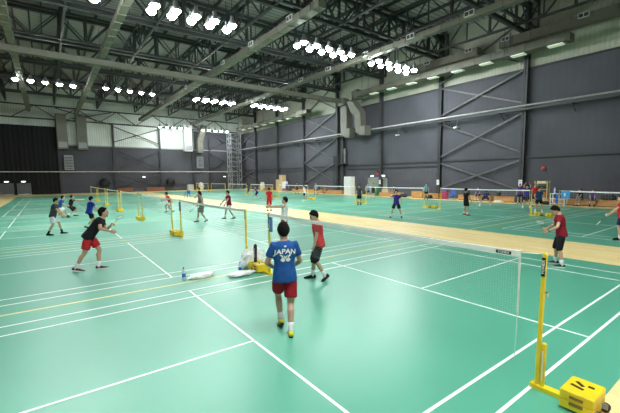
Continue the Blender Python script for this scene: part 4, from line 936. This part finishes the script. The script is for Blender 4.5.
# drinks crate stand near the two seated people
t = empty('display_stand', (-6.55, 28.2, 0), 0, 'white wire stand with blue panels in front of the right hand bench', 'stand')
for sx in (-.5, .5):
    for sy in (-.25, .25): MB().bar((sx, sy, 0), (sx, sy, .95), .05).build('upright', M_WHITE, t)
for z in (.12, .5, .92): MB().cbox((-.52, -.27, z), (.52, .27, z+.04), .005).build('shelf', M_WHITE, t)
MB().bb((-.12, -.27, .16), (.12, -.24, .9)).build('blue_panel', M_BLUEP, t)
bt = empty('drink_bottle', (-6.85, 28.2, .96), 0, 'tall drink bottle standing on the white wire stand', 'bottle'); MB().lathe([(.06, 0), (.07, .05), (.07, .3), (.03, .42), (.03, .48)], 12).build('bottle_body', M_WATER, bt, True); MB().lathe([(.035, .48), (.035, .53)], 12).build('cap', M_BLUEP, bt)
def bag(c, r, label, seed, m=None):
    t = empty('sports_bag', c, 0, label, 'bag'); b = MB(); n, mm = 18, 10; vs = []
    for i in range(mm+1):
        tt = -PI/2+PI*i/mm
        for k in range(n):
            d = V((math.cos(tt)*math.cos(2*PI*k/n), math.cos(tt)*math.sin(2*PI*k/n), math.sin(tt)))
            e = V([math.copysign(abs(a)**.6, a) for a in d]); f = 1+.14*noise.noise(d*2.2+V((seed, 0, 0)))
            q = V((e.x*r[0]*f, e.y*r[1]*f, r[2]+e.z*r[2]*f)); q.z = max(0, q.z); vs.append(q)
    b.add(vs, [(i*n+k, i*n+(k+1) % n, (i+1)*n+(k+1) % n, (i+1)*n+k) for i in range(mm) for k in range(n)])
    b.build('bag_body', m or M_BAG, t, True)
    MB().tube([(-r[0]*.5, -r[1]*.6, r[2]*1.7), (-r[0]*.3, -r[1]*.5, r[2]*2.3), (r[0]*.3, -r[1]*.5, r[2]*2.3), (r[0]*.5, -r[1]*.6, r[2]*1.7)], .02, 6).build('strap', M_GREY, t, True)
bag((-3.6, 29.4, .5), (.45, .26, .22), 'black sports bag on the right hand bench, nearest the violet shirt', 1)
bag((-2.7, 29.4, .5), (.40, .26, .26), 'black bulky bag on the right hand bench, middle of the pile', 2)
bag((-1.75, 29.4, .5), (.45, .26, .3), 'black tall bag on the right hand bench at the picture edge', 3)
bag((-9.9, 28.9, 0), (.35, .3, .36), 'black bag on the floor between the bench and the purple shirted pair', 4)
bag((-7.5, 28.4, 0), (.45, .25, .14), 'black flat bag on the floor right of the yellow rack', 5)
bag((-12.0, 29.4, .5), (.2, .2, .2), 'small black bag on the bench behind the bending navy player', 6)
bag((-15.2, 29.4, .5), (.25, .2, .2), 'small black bag on the bench left of the seated purple person', 7)
bag((-19.3, 28.7, 0), (.42, .25, .2), 'dark bag on the floor in front of the umpire side bench', 8)
bag((-23.0, 28.9, 0), (.45, .28, .2), 'black bag on the floor with pale trim, left of the short bench', 9)
bag((-40.5, 29.4, .5), (.3, .25, .2), 'dark bag on the bench left of the maroon seated person', 10)
crumple('towel', (-11.4, 28.2, 0), (.4, .25, .12), 'small white towel on the floor before the bench', 'towel', 9.3)

# platform with ladder on the right wall
t = empty('access_platform', (-36.0, YR-.75, 4.3), 0, 'small steel access platform with ladder high on the right hand wall', 'platform')
MB().bb((-.9, -.5, 0), (1.1, .5, .1)).build('deck', M_STEEL, t)
b = MB()
for x in (-.85, .1, 1.05): b.bar((x, -.45, .1), (x, -.45, 1.2), .05)
b.bar((-.85, -.45, 1.2), (1.05, -.45, 1.2), .05); b.bar((-.85, -.45, .65), (1.05, -.45, .65), .05); b.bar((1.05, -.45, 1.2), (1.05, .5, 1.2), .05); b.build('railing', M_STEEL, t)
b = MB(); 
for x in (-1.6, -1.1): b.bar((x, 0, -4.3), (x, 0, 1.3), .06)
for k in range(16): b.bar((-1.6, 0, -4.1+k*.32), (-1.1, 0, -4.1+k*.32), .04)
b.build('ladder', M_STEEL, t)
MB().cbox((-.35, .42, .1), (.55, .52, 2.3), .01).build('hatch_door', M_DOOR, t)
# lattice tower in the corner
t = empty('lattice_tower', (-70.2, 28.7, 0), 0, 'tall grey steel lattice stair tower standing in the far corner', 'tower')
b = MB()
for sx in (-1, 0, 1):
    for sy in (-1, 1): b.bar((sx*1.1, sy*1.1, 0), (sx*1.1, sy*1.1, 12.0), .14)
for k in range(13):
    z = .05+k*.99
    for sy in (-1, 1): b.bar((-1.1, sy*1.1, z), (1.1, sy*1.1, z), .09)
    for sx in (-1, 1): b.bar((sx*1.1, -1.1, z), (sx*1.1, 1.1, z), .09)
b.build('frame', M_GREY, t)
b = MB()
for k in range(12):
    z = .05+k*.99; s = 1 if k % 2 else -1
    for sy in (-1, 1): b.bar((-1.1*s, sy*1.1, z), (1.1*s, sy*1.1, z+.99), .07)
    for sx in (-1, 1): b.bar((sx*1.1, -1.1*s, z), (sx*1.1, 1.1*s, z+.99), .07)
b.build('bracing', M_GREY, t)
# far wall things
def fan(y, label):
    t = empty('drum_fan', (XF+1.0, y, 0), 0, label, 'fan')
    MB().tube([(-.2, 0, 1.75), (.25, 0, 1.75)], .85, 24).build('drum', M_BLACK, t, True)
    b = MB()
    for r in (.25, .5, .78): b.tube([(.28, r*math.cos(2*PI*k/20), 1.75+r*math.sin(2*PI*k/20)) for k in range(20)], .015, 5, closed=True)
    for k in range(8): b.bar((.28, 0, 1.75), (.28, .8*math.cos(PI*k/4), 1.75+.8*math.sin(PI*k/4)), .02)
    b.build('guard', M_STEEL, t)
    b = MB().bar((0, -.7, 0), (0, -.55, 1.2), .07).bar((0, .7, 0), (0, .55, 1.2), .07).bar((-.35, -.7, .03), (.35, -.7, .03), .07).bar((-.35, .7, .03), (.35, .7, .03), .07); b.build('stand', M_STEEL, t)
fan(4.1, 'round black drum shape on a stand at the far wall, nearer the curtain')
fan(15.5, 'round black drum shape on a stand at the far wall, left of the white bin')
for y0, y1, lb in ((6.0, 8.6, 'russet plywood box at the foot of the far wall, left one'), (11.0, 14.2, 'russet plywood box at the foot of the far wall, right one')):
    t = empty('plywood_box', (XF+1.2, (y0+y1)/2, 0), 0, lb, 'box'); w = (y1-y0)/2
    MB().cbox((-.35, -w, 0), (.35, w, .72), .02).build('box_body', M_BRICKRED, t); MB().cbox((-.38, -w-.03, .72), (.38, w+.03, .78), .01).build('lid', M_BRICKRED, t)
t = empty('waste_bin', (XF+1.5, 19.2, 0), 0, 'pale grey bin standing at the far wall right of the second drum', 'bin')
MB().cbox((-.5, -.55, 0), (.5, .55, 1.15), .04).build('bin_body', M_PIPE, t); MB().cbox((-.53, -.58, 1.15), (.53, .58, 1.25), .02).build('lid', M_GREY, t)
for y, z0, z1, lb in ((-.95, 4.1, 6.6, 'grey louvred box mounted on the far wall under the left ducts'), (21.8, 4.6, 7.0, 'grey louvred box mounted on the far wall under the cranked duct')):
    t = empty('louvre_box', (XF+.35, y, z0), 0, lb, 'vent'); MB().cbox((-.3, -.65, 0), (.3, .65, z1-z0), .03).build('vent_case', M_GREY, t)
    b = MB()
    for k in range(8): b.bb((.3, -.55, .2+k*.27), (.34, .55, .32+k*.27))
    b.build('louvre', M_COL, t)
crumple('pale_sacks', (-69.4, 20.9, 0), (.6, .5, .85), 'pale covered heap standing at the foot of the far wall', 'heap', 7.7, mt=mat('pale_sack', (.75, .68, .52), .8))
# wall lamps on the tray line
for x, lb in ((-17.5, 'small white fitting under the cable tray by the wall bracing'), (-25.6, 'small white fitting under the cable tray right of the cranked duct')):
    t = empty('wall_fitting', (x, YR-.02, 7.5), 0, lb, 'fitting'); MB().cbox((-.2, -.45, 0), (.2, -.05, .14), .02).build('fitting_case', M_WHITE, t); MB().bar((0, -.1, .14), (0, -.1, .8), .03).build('stem', M_GREY, t)

# ------------------------------------------------------------------ world, camera, view
w = bpy.data.worlds.new('World'); bpy.context.scene.world = w; w.use_nodes = True
w.node_tree.nodes['Background'].inputs[0].default_value = (.5, .55, .55, 1); w.node_tree.nodes['Background'].inputs[1].default_value = .3
cam = bpy.data.cameras.new('camera'); co = bpy.data.objects.new('camera', cam); C.objects.link(co)
yaw, pit, rol = -.912905636, -.101671275, -.00865428112
f = V((math.sin(yaw)*math.cos(pit), math.cos(yaw)*math.cos(pit), math.sin(pit))); r = V((math.cos(yaw), -math.sin(yaw), 0)); u = r.cross(f)
r2 = r*math.cos(rol)+u*math.sin(rol); u2 = -r*math.sin(rol)+u*math.cos(rol)
co.matrix_world = Matrix(((r2.x, u2.x, -f.x, 4.68576), (r2.y, u2.y, -f.y, -4.25441), (r2.z, u2.z, -f.z, 2.40155), (0, 0, 0, 1)))
cam.sensor_width = 36; cam.lens = 357.986416*36/620; cam.shift_x = -14.5834788/620; cam.shift_y = 7.49365927/620; cam.clip_end = 300; cam.clip_start = .05
bpy.context.scene.camera = co
vs_ = bpy.context.scene.view_settings; vs_.view_transform = 'Standard'; vs_.look = 'None'; vs_.exposure = 0.28
